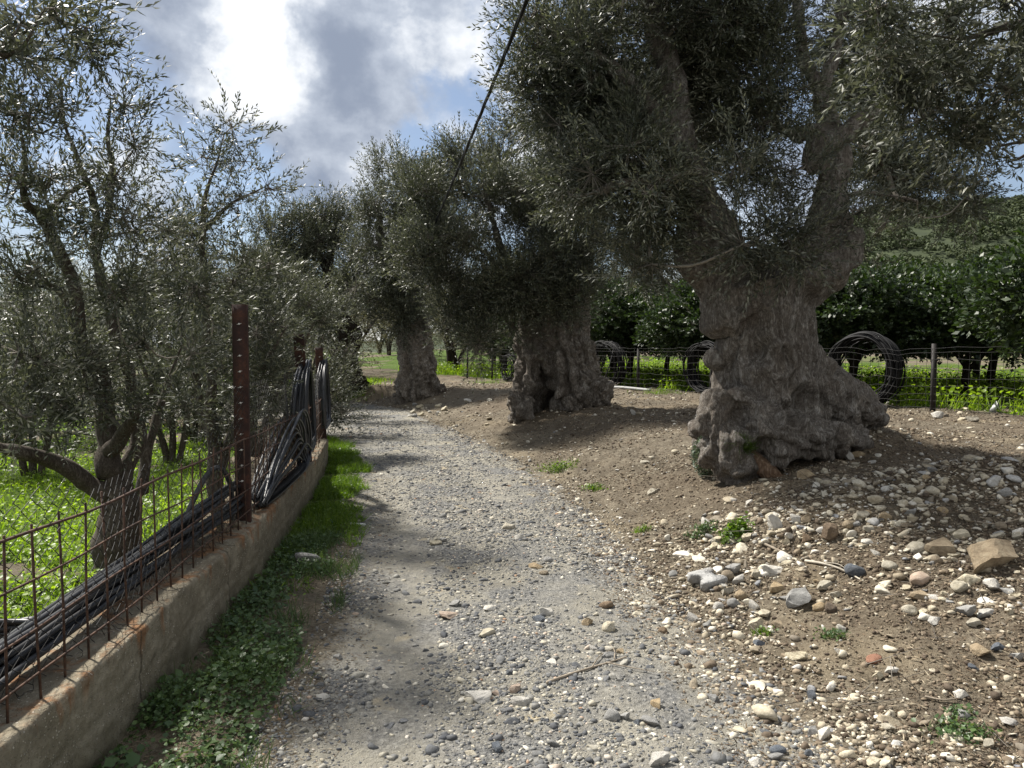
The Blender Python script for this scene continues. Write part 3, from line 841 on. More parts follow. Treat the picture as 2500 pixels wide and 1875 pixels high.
# ------------------------------------------------------------------ right fence and its hose coils
F0, FD = np.array([7.15, 12.5]), np.array([-0.522, 0.853])
FN = np.array([0.853, 0.522])
def fpt(s, off=0.0): 
    p = F0 + FD * s + FN * off
    return p
def build_right_fence():
    p0 = fpt(0)
    root = empty('wire_fence', (p0[0], p0[1], onground(*p0)), 'dark wire mesh fence with slim posts in front of the citrus trees', 'fence')
    for s in list(np.arange(-5, 16.2, 2.5)) + [16.8]:
        p = fpt(s); z = onground(*p)
        m = MB(); m.box((p[0], p[1], z + .52), .032 if s < 2 else .03, .03, .64 if s == 0 else .58)
        m.build('post', MATS['dark_post'], root)
    def zline(s): return onground(*fpt(s))
    ss = np.arange(-5, 16.9, .2)
    zz = np.array([zline(s) for s in ss])
    m = MB()
    for h in (0.06, .18, .30, .44, .58, .73, .88, 1.0, 1.08):
        P = np.array([[*fpt(s, -.036), z + h + .012 * math.sin(s * 2 + h * 9)] for s, z in zip(ss, zz)])
        m.tube(P, .0036, 3, False)
    for s in np.arange(-5, 16.8, .17):
        z = float(np.interp(s, ss, zz)); p = fpt(s, -.034)
        m.prisms([[p[0], p[1], z]], [[p[0] + RNG.normal(0, .01), p[1], z + 1.0]], .0032, .0032)
    m.build('wire_mesh', MATS['dark_wire'], root)
    def ring(s, r, n, seed, label, wid=.1, fat=.07, sink=.0):
        rng = np.random.default_rng(seed); m = MB()
        z0 = zline(s)
        for i in range(n):
            a = np.linspace(0, 2 * np.pi, 70)
            r0 = r - abs(rng.normal(0, fat)); tilt = rng.normal(0, .13); o = .14 + rng.uniform(0, wid * 1.3); ds = rng.normal(0, .05); e1, e2, f1, f2 = rng.normal(0, .025), rng.normal(0, .02), rng.uniform(0, 6), rng.uniform(0, 6)
            P = []
            for t in a:
                rr = r0 * (1 + e1 * math.sin(2 * t + f1) + e2 * math.sin(3 * t + f2)) * (1 - .06 * max(-math.sin(t), 0))
                sp = s + ds + rr * math.cos(t) * .98; h = r + rr * math.sin(t) - .012 * i / n
                q = fpt(sp, o + tilt * math.sin(t + i)); P.append([q[0], q[1], z0 + max(h - .03, .02 + .05 * i / n)])
            m.tube(P, .0135, 5, False)
        q = fpt(s, .15)
        tag(m.build('hose_coil', MATS['dusty_hose'], smooth=True, loc=(q[0], q[1], z0)), label, 'hose coil', 'coils of black irrigation hose')
    ring(1.45, .70, 52, 1, 'big round coil of black hose leaning on the fence just right of the largest trunk', .2, .065)
    ring(5.35, .62, 36, 2, 'black hose coil at the fence half hidden by the left side of the largest trunk', .2, .06)
    ring(9.1, .66, 30, 3, 'round coil of black hose at the fence right of the split hollow olive trunk', .16, .06)
    ring(14.2, .5, 14, 4, 'small distant coil of black hose at the fence left of the split hollow trunk', .12, .07)
    P = [np.append(fpt(s, -.12), onground(*fpt(s, -.12)) + .04) for s in (6.9, 8, 9, 10.2)]
    m = MB(); m.tube(spline(P, 20), .04, 8)
    tag(m.build('water_pipe', MATS['grey_pipe'], smooth=True, loc=tuple(P[0])), 'pale grey pipe lying along the foot of the right fence', 'pipe')
build_right_fence()

def build_cable():
    a, b = W(1310, -60, 5.6), W(1085, 490, 11.5)
    b2 = b + (b - a) * 0.25
    m = MB()
    t = np.linspace(0, 1, 80)
    C = a[None] + (b2 - a)[None] * t[:, None]
    C[:, 2] -= 0.10 * t * (1 - t)
    T = norm(b2 - a); X = norm(np.cross(T, [0, 0, 1])); Y = np.cross(X, T)
    for k in range(3):
        an = t * 30 + k * 2.09
        m.tube(C + .010 * (np.cos(an)[:, None] * X + np.sin(an)[:, None] * Y), .0095, 6)
    tag(m.build('overhead_cable', MATS['black_cable'], smooth=True, loc=tuple(a)), 'twisted black overhead cable running across the sky into the olive crown', 'cable')
build_cable()
# ------------------------------------------------------------------ trees
def sprig(n_pairs, L, leaf, width, ang=50, seed=0, droop=0.12, whorl=False, stem_r=0.0016):
    """a twig along +Z carrying narrow leaves: verts and [quads]"""
    rng = np.random.default_rng(seed)
    V, Q = [], []
    bend = rng.normal(0, .12, 2)
    def c(t): return np.array([bend[0] * L * t * t, bend[1] * L * t * t, L * t])
    ts = np.linspace(0, 1, 4)
    for i, t in enumerate(ts):
        r = stem_r * (1 - .6 * t)
        for k in range(3):
            a = k * 2.094
            V.append(c(t) + r * np.array([math.cos(a), math.sin(a), 0]))
    for i in range(3):
        for k in range(3):
            Q.append([i * 3 + k, i * 3 + (k + 1) % 3, i * 3 + 3 + (k + 1) % 3, i * 3 + 3 + k])
    az0 = rng.uniform(0, 6.28)
    for p in range(n_pairs):
        t = 0.12 + 0.88 * (p + rng.uniform(-.2, .2)) / max(n_pairs - 1, 1)
        t = min(max(t, .02), 1)
        for sgn in (0, 1):
            az = az0 + p * (1.571 if not whorl else 2.4) + sgn * math.pi + rng.normal(0, .35)
            an = math.radians(ang * (1 - .35 * t) + rng.normal(0, 14))
            rad = np.array([math.cos(az), math.sin(az), 0]); up = np.array([0, 0, 1.0])
            d = up * math.cos(an) + rad * math.sin(an)
            side = np.cross(rad, up); roll = rng.normal(0, .5)
            nrm = np.cross(d, side); side = side * math.cos(roll) + nrm * math.sin(roll); nrm = np.cross(d, side)
            l = leaf * rng.uniform(.7, 1.15) * (1 - .25 * t); w = width * rng.uniform(.75, 1.1)
            b = c(t) + rad * stem_r
            k0 = len(V)
            fold = nrm * w * rng.uniform(-.1, .25)
            V += [b, b + d * l * .45 + side * w / 2 + fold, b + d * l - nrm * l * droop * rng.uniform(-.5, 1.5), b + d * l * .45 - side * w / 2 + fold]
            Q.append([k0, k0 + 1, k0 + 2, k0 + 3])
    return np.array(V), [np.array(Q)]
OLIVE_NEAR = [sprig(9 + k % 3, .23 + .03 * k, .056, .0125, 48, k) for k in range(5)]
OLIVE_MID = [sprig(8, .26 + .02 * k, .066, .0150, 48, 20 + k) for k in range(4)]
OLIVE_FAR = [sprig(7, .34 + .03 * k, .095, .024, 50, 30 + k) for k in range(4)]
CITRUS = [sprig(5, .20 + .02 * k, .105, .052, 62, 40 + k, .3, True, .0025) for k in range(4)]

def lobe_px(u, v, d, ru, rv, dm):
    """an ellipsoid lobe of crown: centre, half axes in metres"""
    return (W(u, v, d), px(ru, d), dm, px(rv, d))

class Tree:
    def __init__(s, base, trunk_lines, seed=1):
        s.rng = np.random.default_rng(seed)
        s.base = np.asarray(base, float)
        s.nodes, s.par, s.lines = [], [], trunk_lines
        for P, r in trunk_lines:                                  # skeleton seeds
            Q = spline(P, max(6, len(P) * 4))
            prev = -1
            for q in Q[len(Q) // 3:]:
                s.nodes.append(q); s.par.append(-1); prev = len(s.nodes) - 1
        s.nseed = len(s.nodes)
        s.tips = []; s.wts = []
    def clumps(s, lobes, size=.42, fill=.6, wt=1.0):
        for (c, a, b, h) in lobes:
            n = max(2, int(fill * (a * h + a * b + b * h) / (size * size)))
            d = norm(s.rng.normal(size=(n, 3))); r = s.rng.random(n) ** (1 / 2.4)
            P = c + d * r[:, None] * np.array([a, b, h]) * .88
            for p in P: s.tips.append((p, c, wt))
    def connect(s, step=.28, wob=.10):
        root = np.mean([n for n in s.nodes], axis=0)
        s.tips.sort(key=lambda t: min(np.linalg.norm(t[0] - n) for n in s.nodes[:s.nseed:3]))
        s.tipnodes = []
        N = np.array(s.nodes)
        s.wts = [t[2] for t in s.tips]
        for p, c, _ in s.tips:
            D = np.linalg.norm(N - p, axis=1)
            D = D + 0.5 * np.maximum(N[:, 2] - p[2], 0)
            k = int(np.argmin(D)); q = N[k]
            m = max(1, int(np.linalg.norm(p - q) / step))
            prev = k; new = []
            side = s.rng.normal(0, 1, 3) * wob * np.linalg.norm(p - q)
            for i in range(1, m + 1):
                t = i / m
                x = q + (p - q) * t + side * math.sin(t * math.pi) + np.array([0, 0, -.12 * np.linalg.norm(p - q) * math.sin(t * math.pi)]) + (s.rng.normal(0, .03, 3) if i < m else 0)
                s.nodes.append(x); s.par.append(prev); prev = len(s.nodes) - 1; new.append(x)
            N = np.vstack([N, new])
            s.tipnodes.append(prev)
    def limbs(s, r_tip=.006, power=.5, rmax=.12):
        w = np.zeros(len(s.nodes))
        for t in s.tipnodes:
            k = t
            while k >= 0:
                w[k] += 1; k = s.par[k]
        r = np.minimum(r_tip * np.maximum(w, 1) ** power, rmax)
        m = MB(); m.cur = 1; s.limbmesh = m
        done = set()
        order = sorted(s.tipnodes, key=lambda t: -t)
        for t in s.tipnodes:                                      # chains from tip down to an already drawn node
            ch = [t]; k = t
            while s.par[k] >= 0 and k not in done:
                done.add(k); k = s.par[k]; ch.append(k)
            if len(ch) > 1:
                P = np.array([s.nodes[i] for i in ch]); R = r[ch].copy()
                if len(P) > 2:
                    Pn = spline(P, len(P) * 2); Rn = np.interp(np.linspace(0, 1, len(Pn)), np.linspace(0, 1, len(R)), R)
                    P, R = Pn, Rn
                m.tube(P, R, 6 if R.max() > .03 else 4, False)
        return m
    def foliage(s, temps, per, sig, up=.35, scale=1.0, sparse_seed=None, dead=0.0, keep=0.0, twig_r=.0028):
        m = getattr(s, 'limbmesh', None) or MB(); rng = s.rng
        T = np.array([s.nodes[t] for t in s.tipnodes]); C = np.array([t[1] for t in s.tips])
        n = len(T) * per
        cnt = np.maximum(1, (per * np.array(s.wts)).astype(int)); i = np.repeat(np.arange(len(T)), cnt); n = len(i)
        g = rng.normal(0, 1, (n, 3)); g = norm(g) * (rng.random(n) ** .5)[:, None]
        P = T[i] + g * sig * rng.uniform(.7, 1.25, len(T))[i][:, None]
        keepm = fbm(P * 1.9, 2, 71) > (-1 if keep == 0 else -1 + keep)
        keepm &= P[:, 2] > height(P[:, 0], P[:, 1], False) + .12
        P, i, g = P[keepm], i[keepm], g[keepm]; n = len(P)
        out = norm(P - C[i])
        D = norm(g * .8 + out * .45 + np.array([0, 0, up]) + rng.normal(0, .38, (n, 3)))
        start = P - D * .10 * scale
        m2 = rng.random(n) < .55
        m.cur = 1; m.prisms(T[i][m2], start[m2] + D[m2] * .04, twig_r * 1.6, twig_r * .7); m.cur = 0
        R = frames(D, rng.uniform(0, 6.28, n)); S = scale * rng.uniform(.75, 1.2, n)
        which = rng.integers(0, len(temps), n)
        for k, (tv, tf) in enumerate(temps):
            q = which == k
            m.inst(tv, tf, start[q], R[q], S[q])
        return m

def remesh(mb, voxel, mat, name, parent, shaper, smooth_it=3):
    """merge overlapping tubes into one continuous skin, then carve the bark into it"""
    off = np.array(parent.location)
    mb.V = [v - off for v in mb.V]
    me = mb.mesh('tmp', mat)
    o = bpy.data.objects.new('tmp', me); COL.objects.link(o)
    md = o.modifiers.new('r', 'REMESH'); md.mode = 'VOXEL'; md.voxel_size = voxel
    sm = o.modifiers.new('s', 'SMOOTH'); sm.iterations = smooth_it; sm.factor = .5
    dg = bpy.context.evaluated_depsgraph_get()
    new = bpy.data.meshes.new_from_object(o.evaluated_get(dg))
    bpy.data.objects.remove(o)
    n = len(new.vertices)
    V = np.zeros(n * 3, np.float32); new.vertices.foreach_get('co', V); V = V.reshape(-1, 3).astype(float)
    Nn = np.zeros(n * 3, np.float32); new.vertices.foreach_get('normal', Nn); Nn = Nn.reshape(-1, 3)
    V2 = V + Nn * shaper(V + off)[:, None]
    new.vertices.foreach_set('co', V2.astype(np.float32).ravel())
    new.polygons.foreach_set('use_smooth', np.ones(len(new.polygons), bool))
    new.update()
    new.materials.clear(); new.materials.append(mat)
    new.name = name
    ob = bpy.data.objects.new(name, new); COL.objects.link(ob); ob.parent = parent
    return ob

def pxtube(mb, pts, k=12, n=None):
    """a limb through (u, v, depth, radius in px) stations, closed with round ends"""
    P = np.array([W(u, v, d) for u, v, d, r in pts]); R = np.array([px(r, d) for u, v, d, r in pts])
    n = n or max(8, len(P) * 6)
    Q = spline(P, n); Rn = np.interp(np.linspace(0, 1, n), np.linspace(0, 1, len(R)), R)
    mb.tube(Q, Rn, k)
    return P, R
def blob(mb, u, v, d, r, sq=(1, 1, 1)):
    bm = bmesh.new(); bmesh.ops.create_icosphere(bm, subdivisions=3, radius=1.0)
    V = np.array([x.co[:] for x in bm.verts]); F = np.array([[x.index for x in f.verts] for f in bm.faces]); bm.free()
    mb.add(V * px(r, d) * np.array(sq) + W(u, v, d), F)

def bark_shape(axis_xy, amp, f=6.5, fz=0.8, twist=.5, fine=.35, seed=0, z0=0.0, top=4.0, lw=.75):
    def fn(P):
        q = P - np.array([axis_xy[0], axis_xy[1], z0])
        a = twist * q[:, 2]
        c, s_ = np.cos(a), np.sin(a)
        X = np.stack([q[:, 0] * c - q[:, 1] * s_, q[:, 0] * s_ + q[:, 1] * c, q[:, 2]], -1)
        w = X + .10 * np.stack([fbm(X * 2.2, 2, seed + 1), fbm(X * 2.2, 2, seed + 2), 0 * a], -1)
        rg = np.abs(vnoise(w * np.array([f, f, fz]), seed + 3)) * 2.4 - .4
        rg2 = np.abs(vnoise(w * np.array([f * 2.4, f * 2.4, fz * 2.2]), seed + 4)) * 2.4 - .4
        lump = fbm(P * 4.2, 3, seed + 5)
        k = 1 - .85 * sstep(P[:, 2] - z0, top * .35, top)
        return k * (amp * (rg * .55 - .2 + rg2 * fine * .6 + lump * lw) + amp * .25 * fbm(P * 17, 2, seed + 6) + .006 * fbm(P * np.array([38, 38, 20]), 2, seed + 8)) - .006
    return fn

def big_olive():
    base = G(1840, 1165)
    root = empty('olive_tree', tuple(base), 'huge ancient olive tree with a massive knotted grey trunk on the right bank', 'tree')
    D = float(base[1]) + .15
    global BIGD
    BIGD = D
    mb = MB()
    pxtube(mb, [(1880, 1060, D + .35, 95), (1872, 1020, D + .32, 126), (1864, 960, D + .25, 110), (1867, 880, D + .2, 98), (1864, 810, D + .2, 101), (1852, 740, D + .2, 117), (1842, 690, D + .2, 142)], 20)
    pxtube(mb, [(1800, 780, D + .1, 85), (1772, 690, D + .1, 78), (1750, 625, D + .1, 72), (1735, 565, D + .1, 58), (1705, 480, D, 48), (1665, 390, D, 40), (1655, 300, D, 36), (1640, 190, D, 32), (1600, 60, D, 28), (1560, -120, D, 22)])
    pxtube(mb, [(1730, 700, D + .1, 45), (1700, 640, D, 34), (1690, 590, D, 26), (1680, 520, D, 20)])
    pxtube(mb, [(1800, 690, D + .15, 75), (1845, 650, D + .2, 60), (1855, 640, D + .2, 38)])
    pxtube(mb, [(1890, 800, D + .25, 78), (1922, 715, D + .3, 72), (1985, 640, D + .3, 82), (2012, 585, D + .3, 62), (2024, 520, D + .35, 46), (2032, 450, D + .4, 40), (2038, 380, D + .4, 36), (2022, 300, D + .4, 27), (2005, 230, D + .4, 21), (2040, 120, D + .4, 16), (2060, -40, D + .4, 12)])
    pxtube(mb, [(1990, 660, D + .05, 50), (2045, 640, D + .1, 42), (2062, 590, D + .15, 36), (2050, 540, D + .25, 30)])
    pxtube(mb, [(1940, 690, D + .02, 40), (1990, 680, D - .05, 30), (2045, 650, D, 28)])
    pxtube(mb, [(1985, 420, D + .35, 30), (1992, 370, D + .3, 30), (2030, 345, D + .25, 27), (2075, 315, D + .25, 22), (2120, 280, D + .3, 16), (2180, 240, D + .3, 11)])
    pxtube(mb, [(2040, 350, D + .3, 22), (1990, 320, D + .3, 20), (1940, 330, D + .3, 15), (1890, 300, D + .2, 10)])
    pxtube(mb, [(1940, 870, D + .25, 42), (1952, 800, D + .25, 36), (1950, 750, D + .25, 30)])
    pxtube(mb, [(2010, 230, D + .4, 20), (1965, 150, D + .4, 16), (1950, 40, D + .3, 14), (1935, -80, D + .3, 10)])
    pxtube(mb, [(1660, 350, D, 26), (1580, 250, D - .2, 22), (1500, 170, D - .3, 17), (1420, 110, D - .4, 12), (1350, 80, D - .4, 8)])
    pxtube(mb, [(1680, 470, D, 26), (1620, 450, D - .2, 18), (1550, 440, D - .4, 13), (1450, 470, D - .4, 8)])
    pxtube(mb, [(2030, 500, D + .4, 18), (2070, 478, D + .45, 11), (2120, 470, D + .5, 8), (2180, 478, D + .5, 6), (2240, 490, D + .5, 4)])
    # flared foot and roots
    pxtube(mb, [(1930, 900, D + .4, 80), (1975, 955, D + .5, 72), (2010, 990, D + .6, 60), (2045, 1030, D + .6, 46)])
    pxtube(mb, [(1960, 950, D + .5, 78), (2040, 962, D + .8, 60), (2085, 988, D + 1.0, 54), (2112, 1010, D + 1.15, 44), (2132, 1036, D + 1.2, 30)])
    pxtube(mb, [(1800, 1025, D + .0, 85), (1880, 1052, D - .22, 58), (1960, 1068, D - .15, 48), (2030, 1074, D + .15, 42), (2085, 1068, D + .6, 28)])
    pxtube(mb, [(1950, 1090, D + .1, 30), (2010, 1098, D + .25, 26), (2055, 1085, D + .5, 20), (2085, 1066, D + .7, 14)])
    pxtube(mb, [(1800, 1000, D + .0, 85), (1775, 1060, D - .08, 62), (1780, 1110, D - .12, 55), (1805, 1150, D - .16, 52), (1822, 1185, D - .18, 50)])
    pxtube(mb, [(1768, 960, D + .4, 26), (1738, 985, D + .65, 17), (1717, 1022, D + .9, 15), (1706, 1068, D + 1.15, 14), (1712, 1112, D + 1.1, 12)])
    pxtube(mb, [(1760, 1010, D + .3, 28), (1742, 1070, D + .5, 20), (1732, 1115, D + .7, 15)])
    for u, v, d, r in [(1805, 990, D - .12, 48), (1775, 1000, D - .1, 34), (1835, 1005, D - .1, 36), (1900, 1000, D - .08, 40), (1935, 1010, D - .05, 38), (1990, 1015, D + .25, 42), (1870, 985, D - .05, 34), (1865, 853, D - .02, 38), (1850, 860, D - .02, 30),
                       (1745, 877, D + .15, 12), (1955, 955, D + .1, 40), (2020, 960, D + .3, 52), (1990, 930, D + .35, 40), (1795, 1065, D - .18, 40), (1830, 1140, D - .2, 38), (1800, 1175, D - .22, 34), (1850, 1175, D - .2, 30), (2060, 1025, D + .6, 30),
                       (2030, 600, D + .2, 58), (1965, 690, D + .1, 60), (1860, 640, D + .1, 46), (1905, 648, D + .15, 44), (1880, 655, D + .1, 48), (1700, 600, D + .05, 40), (2025, 1085, D + .3, 26), (1900, 1085, D - .1, 36)]:
        blob(mb, u, v, d, r, (1, .8, .9))
    ax = W(1850, 900, D + .2)
    shp0 = bark_shape(ax[:2], .036, 6.0, .9, .35, .5, 3, base[2], 5.5)
    hollows = [(1858, 858, D - .25, 26, .13), (1805, 1000, D - .35, 22, .16), (1965, 985, D - .1, 28, .24), (1855, 1100, D - .3, 24, .16), (1920, 1010, D - .2, 18, .10), (1845, 790, D - .22, 26, .05), (1830, 1030, D - .35, 26, .07), (1905, 880, D - .2, 22, .05), (1880, 1020, D - .3, 20, .06), (1790, 1035, D - .35, 22, .08)]
    def shp(P):
        s = shp0(P)
        for u, v, d, r, dep in hollows:
            c = W(u, v, d); rel = (P - c) / np.array([px(r, d), .5, px(r, d) * 1.2])
            dd = np.linalg.norm(rel, axis=1)
            s = s - dep * np.exp(-dd ** 2) + .035 * np.exp(-((dd - 1.55) / .4) ** 2)
        low = sstep(-(P[:, 2] - base[2]), -1.0, -.1)
        wp = P + .16 * np.stack([fbm(P * 2.4, 2, 95 + k) for k in range(3)], -1)
        s = s + low * (.085 * (np.abs(vnoise(wp * 3.4, 91)) * 1.9 - .5) + .05 * (np.abs(vnoise(wp * 8.5, 92)) * 1.9 - .5) + .016 * fbm(P * 18, 2, 93))
        s = s + .07 * (np.abs(vnoise(wp * np.array([3.2, 3.2, .8]), 97)) * 1.8 - .45) * (1 - low) * sstep(-(P[:, 2] - base[2]), -3.2, -1.6)
        return s
    remesh(mb, .017, MATS['olive_bark'], 'trunk', root, shp, 2)
    m = MB()                                                     # broken root stub, reddish inner wood
    pxtube(m, [(1830, 1105, D - .2, 16), (1850, 1130, D - .28, 24), (1880, 1155, D - .33, 23), (1905, 1172, D - .36, 15)], 10)
    remesh(m, .015, MATS['dead_wood'], 'broken_root', root, bark_shape(ax[:2], .012, 9, 2, .3, .5, 8, base[2]), 1)
    # crown
    L = lambda *a: lobe_px(*a)
    dense = [L(1350, 90, D - .6, 105, 120, .9), L(1490, 170, D - .7, 190, 180, 1.1), L(1350, 250, D - .7, 95, 100, .7), L(1550, 400, D - 1, 140, 130, .8), L(1440, 470, D - .5, 100, 100, .7), L(1640, 200, D + .3, 150, 170, .9),
             L(1720, 40, D - .5, 200, 130, 1.2), L(1860, 130, D - .7, 130, 150, .7), L(1850, 330, D - .7, 110, 130, .45), L(1560, 540, D - .9, 90, 80, .5), L(2150, 170, D + .7, 140, 150, .9), L(2190, 380, D + .5, 150, 120, .8), L(2290, 440, D + .6, 110, 70, .6),
             L(1560, -170, D, 330, 130, 1.3), L(1980, -170, D + .3, 280, 130, 1.3), L(1600, 300, D + 1.0, 200, 180, .6), L(1440, 330, D + .6, 120, 150, .6)]
    sparse = [L(1800, 590, D - .75, 60, 50, .15), L(1620, 440, D - 1, 90, 80, .4), L(1850, 560, D - .4, 60, 60, .3), L(1990, 190, D - .2, 110, 120, .4), L(2090, 60, D - .2, 120, 100, .4), L(1940, 560, D - .5, 60, 50, .2), L(1980, 440, D - .35, 70, 60, .25), L(1890, 600, D - .5, 50, 40, .2), L(2080, 520, D - .2, 50, 60, .2), L(2130, 570, D + .8, 120, 60, .5), L(2380, 500, D + .8, 70, 50, .5), L(1930, 470, D + .9, 80, 110, .5), L(1790, 500, D + .9, 90, 100, .5), L(1790, 460, D - .8, 70, 90, .4), L(1920, 620, D - .6, 40, 40, .15), L(1560, 640, D - .2, 70, 60, .4), L(2260, 240, D + 1.2, 160, 180, .6)]
    lines = [([W(u, v, d) for u, v, d in p], 0) for p in (
        [(1705, 570, D), (1690, 480, D), (1655, 300, D), (1640, 190, D), (1600, 60, D), (1560, -120, D)], [(2012, 585, D + .3), (2022, 450, D + .4), (2030, 380, D + .4), (2005, 230, D + .4), (2060, -40, D + .4)],
        [(2030, 345, D + .3), (2120, 280, D + .3), (2180, 240, D + .3)], [(1990, 320, D + .3), (1890, 300, D + .2)], [(1660, 350, D), (1500, 170, D - .3), (1350, 80, D - .4)], [(1680, 470, D), (1550, 440, D - .4), (1450, 470, D - .4)], [(2050, 470, D + .4), (2240, 490, D + .5)])]
    t = Tree(base, lines, 5)
    dense = [(c + (c - np.array([0, 0, EYE])) * (.75 / c[1]), a * (1 + .75 / c[1]), b_, h * (1 + .75 / c[1])) for c, a, b_, h in dense]
    t.clumps(dense, .29, .80); t.clumps(sparse, .32, .45, .45)
    t.connect(.22, .12)
    t.limbs(.0042, .5, .05)
    m = t.foliage(OLIVE_NEAR, 62, .32, .30, 1.22)
    o = m.build('crown', [MATS['olive_leaf'], MATS['olive_twig']], root)
    print('big crown faces', len(o.data.polygons), len(t.tips))
big_olive()

def split_olive():
    base = G(1350, 1005)
    D = float(base[1]) + .2
    root = empty('olive_tree', tuple(base), 'old olive tree whose hollow trunk splits into two legs, beside the track', 'tree')
    mb = MB()
    pxtube(mb, [(1264, 1024, D - .3, 22), (1272, 980, D - .25, 20), (1284, 930, D - .1, 22), (1295, 870, D, 27), (1305, 810, D + .1, 34), (1330, 740, D + .2, 46)], 12)
    pxtube(mb, [(1285, 1000, D + .2, 24), (1300, 930, D + .25, 26), (1310, 860, D + .3, 30)], 10)
    pxtube(mb, [(1425, 1000, D, 46), (1415, 950, D, 48), (1398, 890, D + .05, 54), (1375, 830, D + .1, 62), (1365, 770, D + .15, 66), (1355, 700, D + .2, 62), (1340, 620, D + .2, 40)], 16)
    pxtube(mb, [(1330, 1020, D + .95, 75), (1335, 930, D + .85, 60), (1335, 830, D + .5, 50), (1340, 750, D + .35, 46)], 12)
    pxtube(mb, [(1395, 960, D - .1, 22), (1362, 905, D - .1, 24), (1335, 850, D, 28), (1325, 800, D + .1, 34)], 12)
    pxtube(mb, [(1420, 930, D + .1, 42), (1448, 965, D + .15, 38), (1465, 985, D + .2, 24)], 10)
    pxtube(mb, [(1390, 980, D - .15, 32), (1395, 1005, D - .2, 32)], 10)
    pxtube(mb, [(1300, 760, D + .15, 28), (1260, 690, D + .1, 19), (1220, 600, D, 11), (1190, 480, D, 5)], 10)
    pxtube(mb, [(1400, 780, D + .2, 34), (1420, 700, D + .2, 22), (1440, 600, D + .3, 12), (1450, 480, D + .3, 5)], 10)
    pxtube(mb, [(1350, 660, D + .2, 36), (1335, 560, D + .2, 17), (1320, 430, D + .2, 6)], 10)
    for u, v, d, r in [(1440, 985, D + .05, 28), (1425, 1005, D - .05, 26), (1405, 1010, D - .1, 22), (1478, 990, D + .2, 16), (1265, 1015, D - .3, 24), (1278, 930, D - .1, 20)]:
        blob(mb, u, v, d, r, (1, .9, .9))
    remesh(mb, .024, MATS['olive_bark'], 'trunk', root, bark_shape(W(1360, 900, D)[:2], .20, 5.5, .22, .6, .45, 13, base[2], 2.8, .35), 1)
    L = lobe_px
    lob = [L(1190, 430, D, 105, 105, 1.0), L(1320, 400, D + .2, 120, 100, 1.1), L(1060, 500, D, 85, 100, .9), L(1085, 620, D - .3, 110, 95, .9), L(1230, 560, D - .6, 150, 130, 1.0), L(1080, 710, D - .3, 75, 80, .7), L(1190, 750, D - .5, 120, 80, .8), L(1370, 560, D - .4, 120, 110, .9),
           L(1180, 820, D - .4, 50, 35, .4), L(1290, 330, D + .6, 80, 50, .7), L(1410, 430, D + .5, 90, 110, .8), L(1330, 680, D - .7, 80, 70, .5), L(1120, 390, D, 60, 45, .6), L(1450, 620, D, 80, 110, .7), L(1530, 560, D + 1.2, 90, 130, .7), L(1400, 720, D - .6, 50, 60, .3), L(1590, 640, D + 1.4, 90, 80, .6), L(1300, 700, D - .7, 90, 60, .5), L(1420, 650, D - .5, 70, 80, .5), L(1240, 670, D - .6, 80, 70, .6), L(1130, 800, D - .3, 70, 50, .5)]
    lines = [([W(u, v, d) for u, v, d in p], 0) for p in ([(1330, 740, D + .2), (1260, 690, D + .1), (1220, 600, D), (1190, 480, D)], [(1375, 790, D + .2), (1420, 700, D + .2), (1440, 600, D + .3), (1450, 480, D + .3)], [(1350, 700, D + .2), (1335, 560, D + .2), (1320, 430, D + .2)])]
    t = Tree(base, lines, 6)
    t.clumps(lob, .44, .75); t.connect(.35, .1)
    t.limbs(.007, .5, .09)
    o = t.foliage(OLIVE_MID, 105, .48, .5, 1.3).build('crown', [MATS['olive_leaf'], MATS['olive_twig']], root)
    print('split crown', len(o.data.polygons))
    # tuft of pale dead suckers at its right foot
    m = MB(); c = G(1468, 985)
    for k in range(16):
        a = RNG.uniform(0, 3.1); e = c + np.array([RNG.uniform(0, .5), RNG.uniform(-.3, .2), RNG.uniform(.05, .45)])
        m.tube(spline([c + RNG.normal(0, .05, 3), (c + e) / 2 + np.array([0, 0, .08]), e], 8), [.009 * (1 - i / 9) for i in range(8)], 4)
    m.build('dead_shoots', MATS['pale_twig'], root)
split_olive()

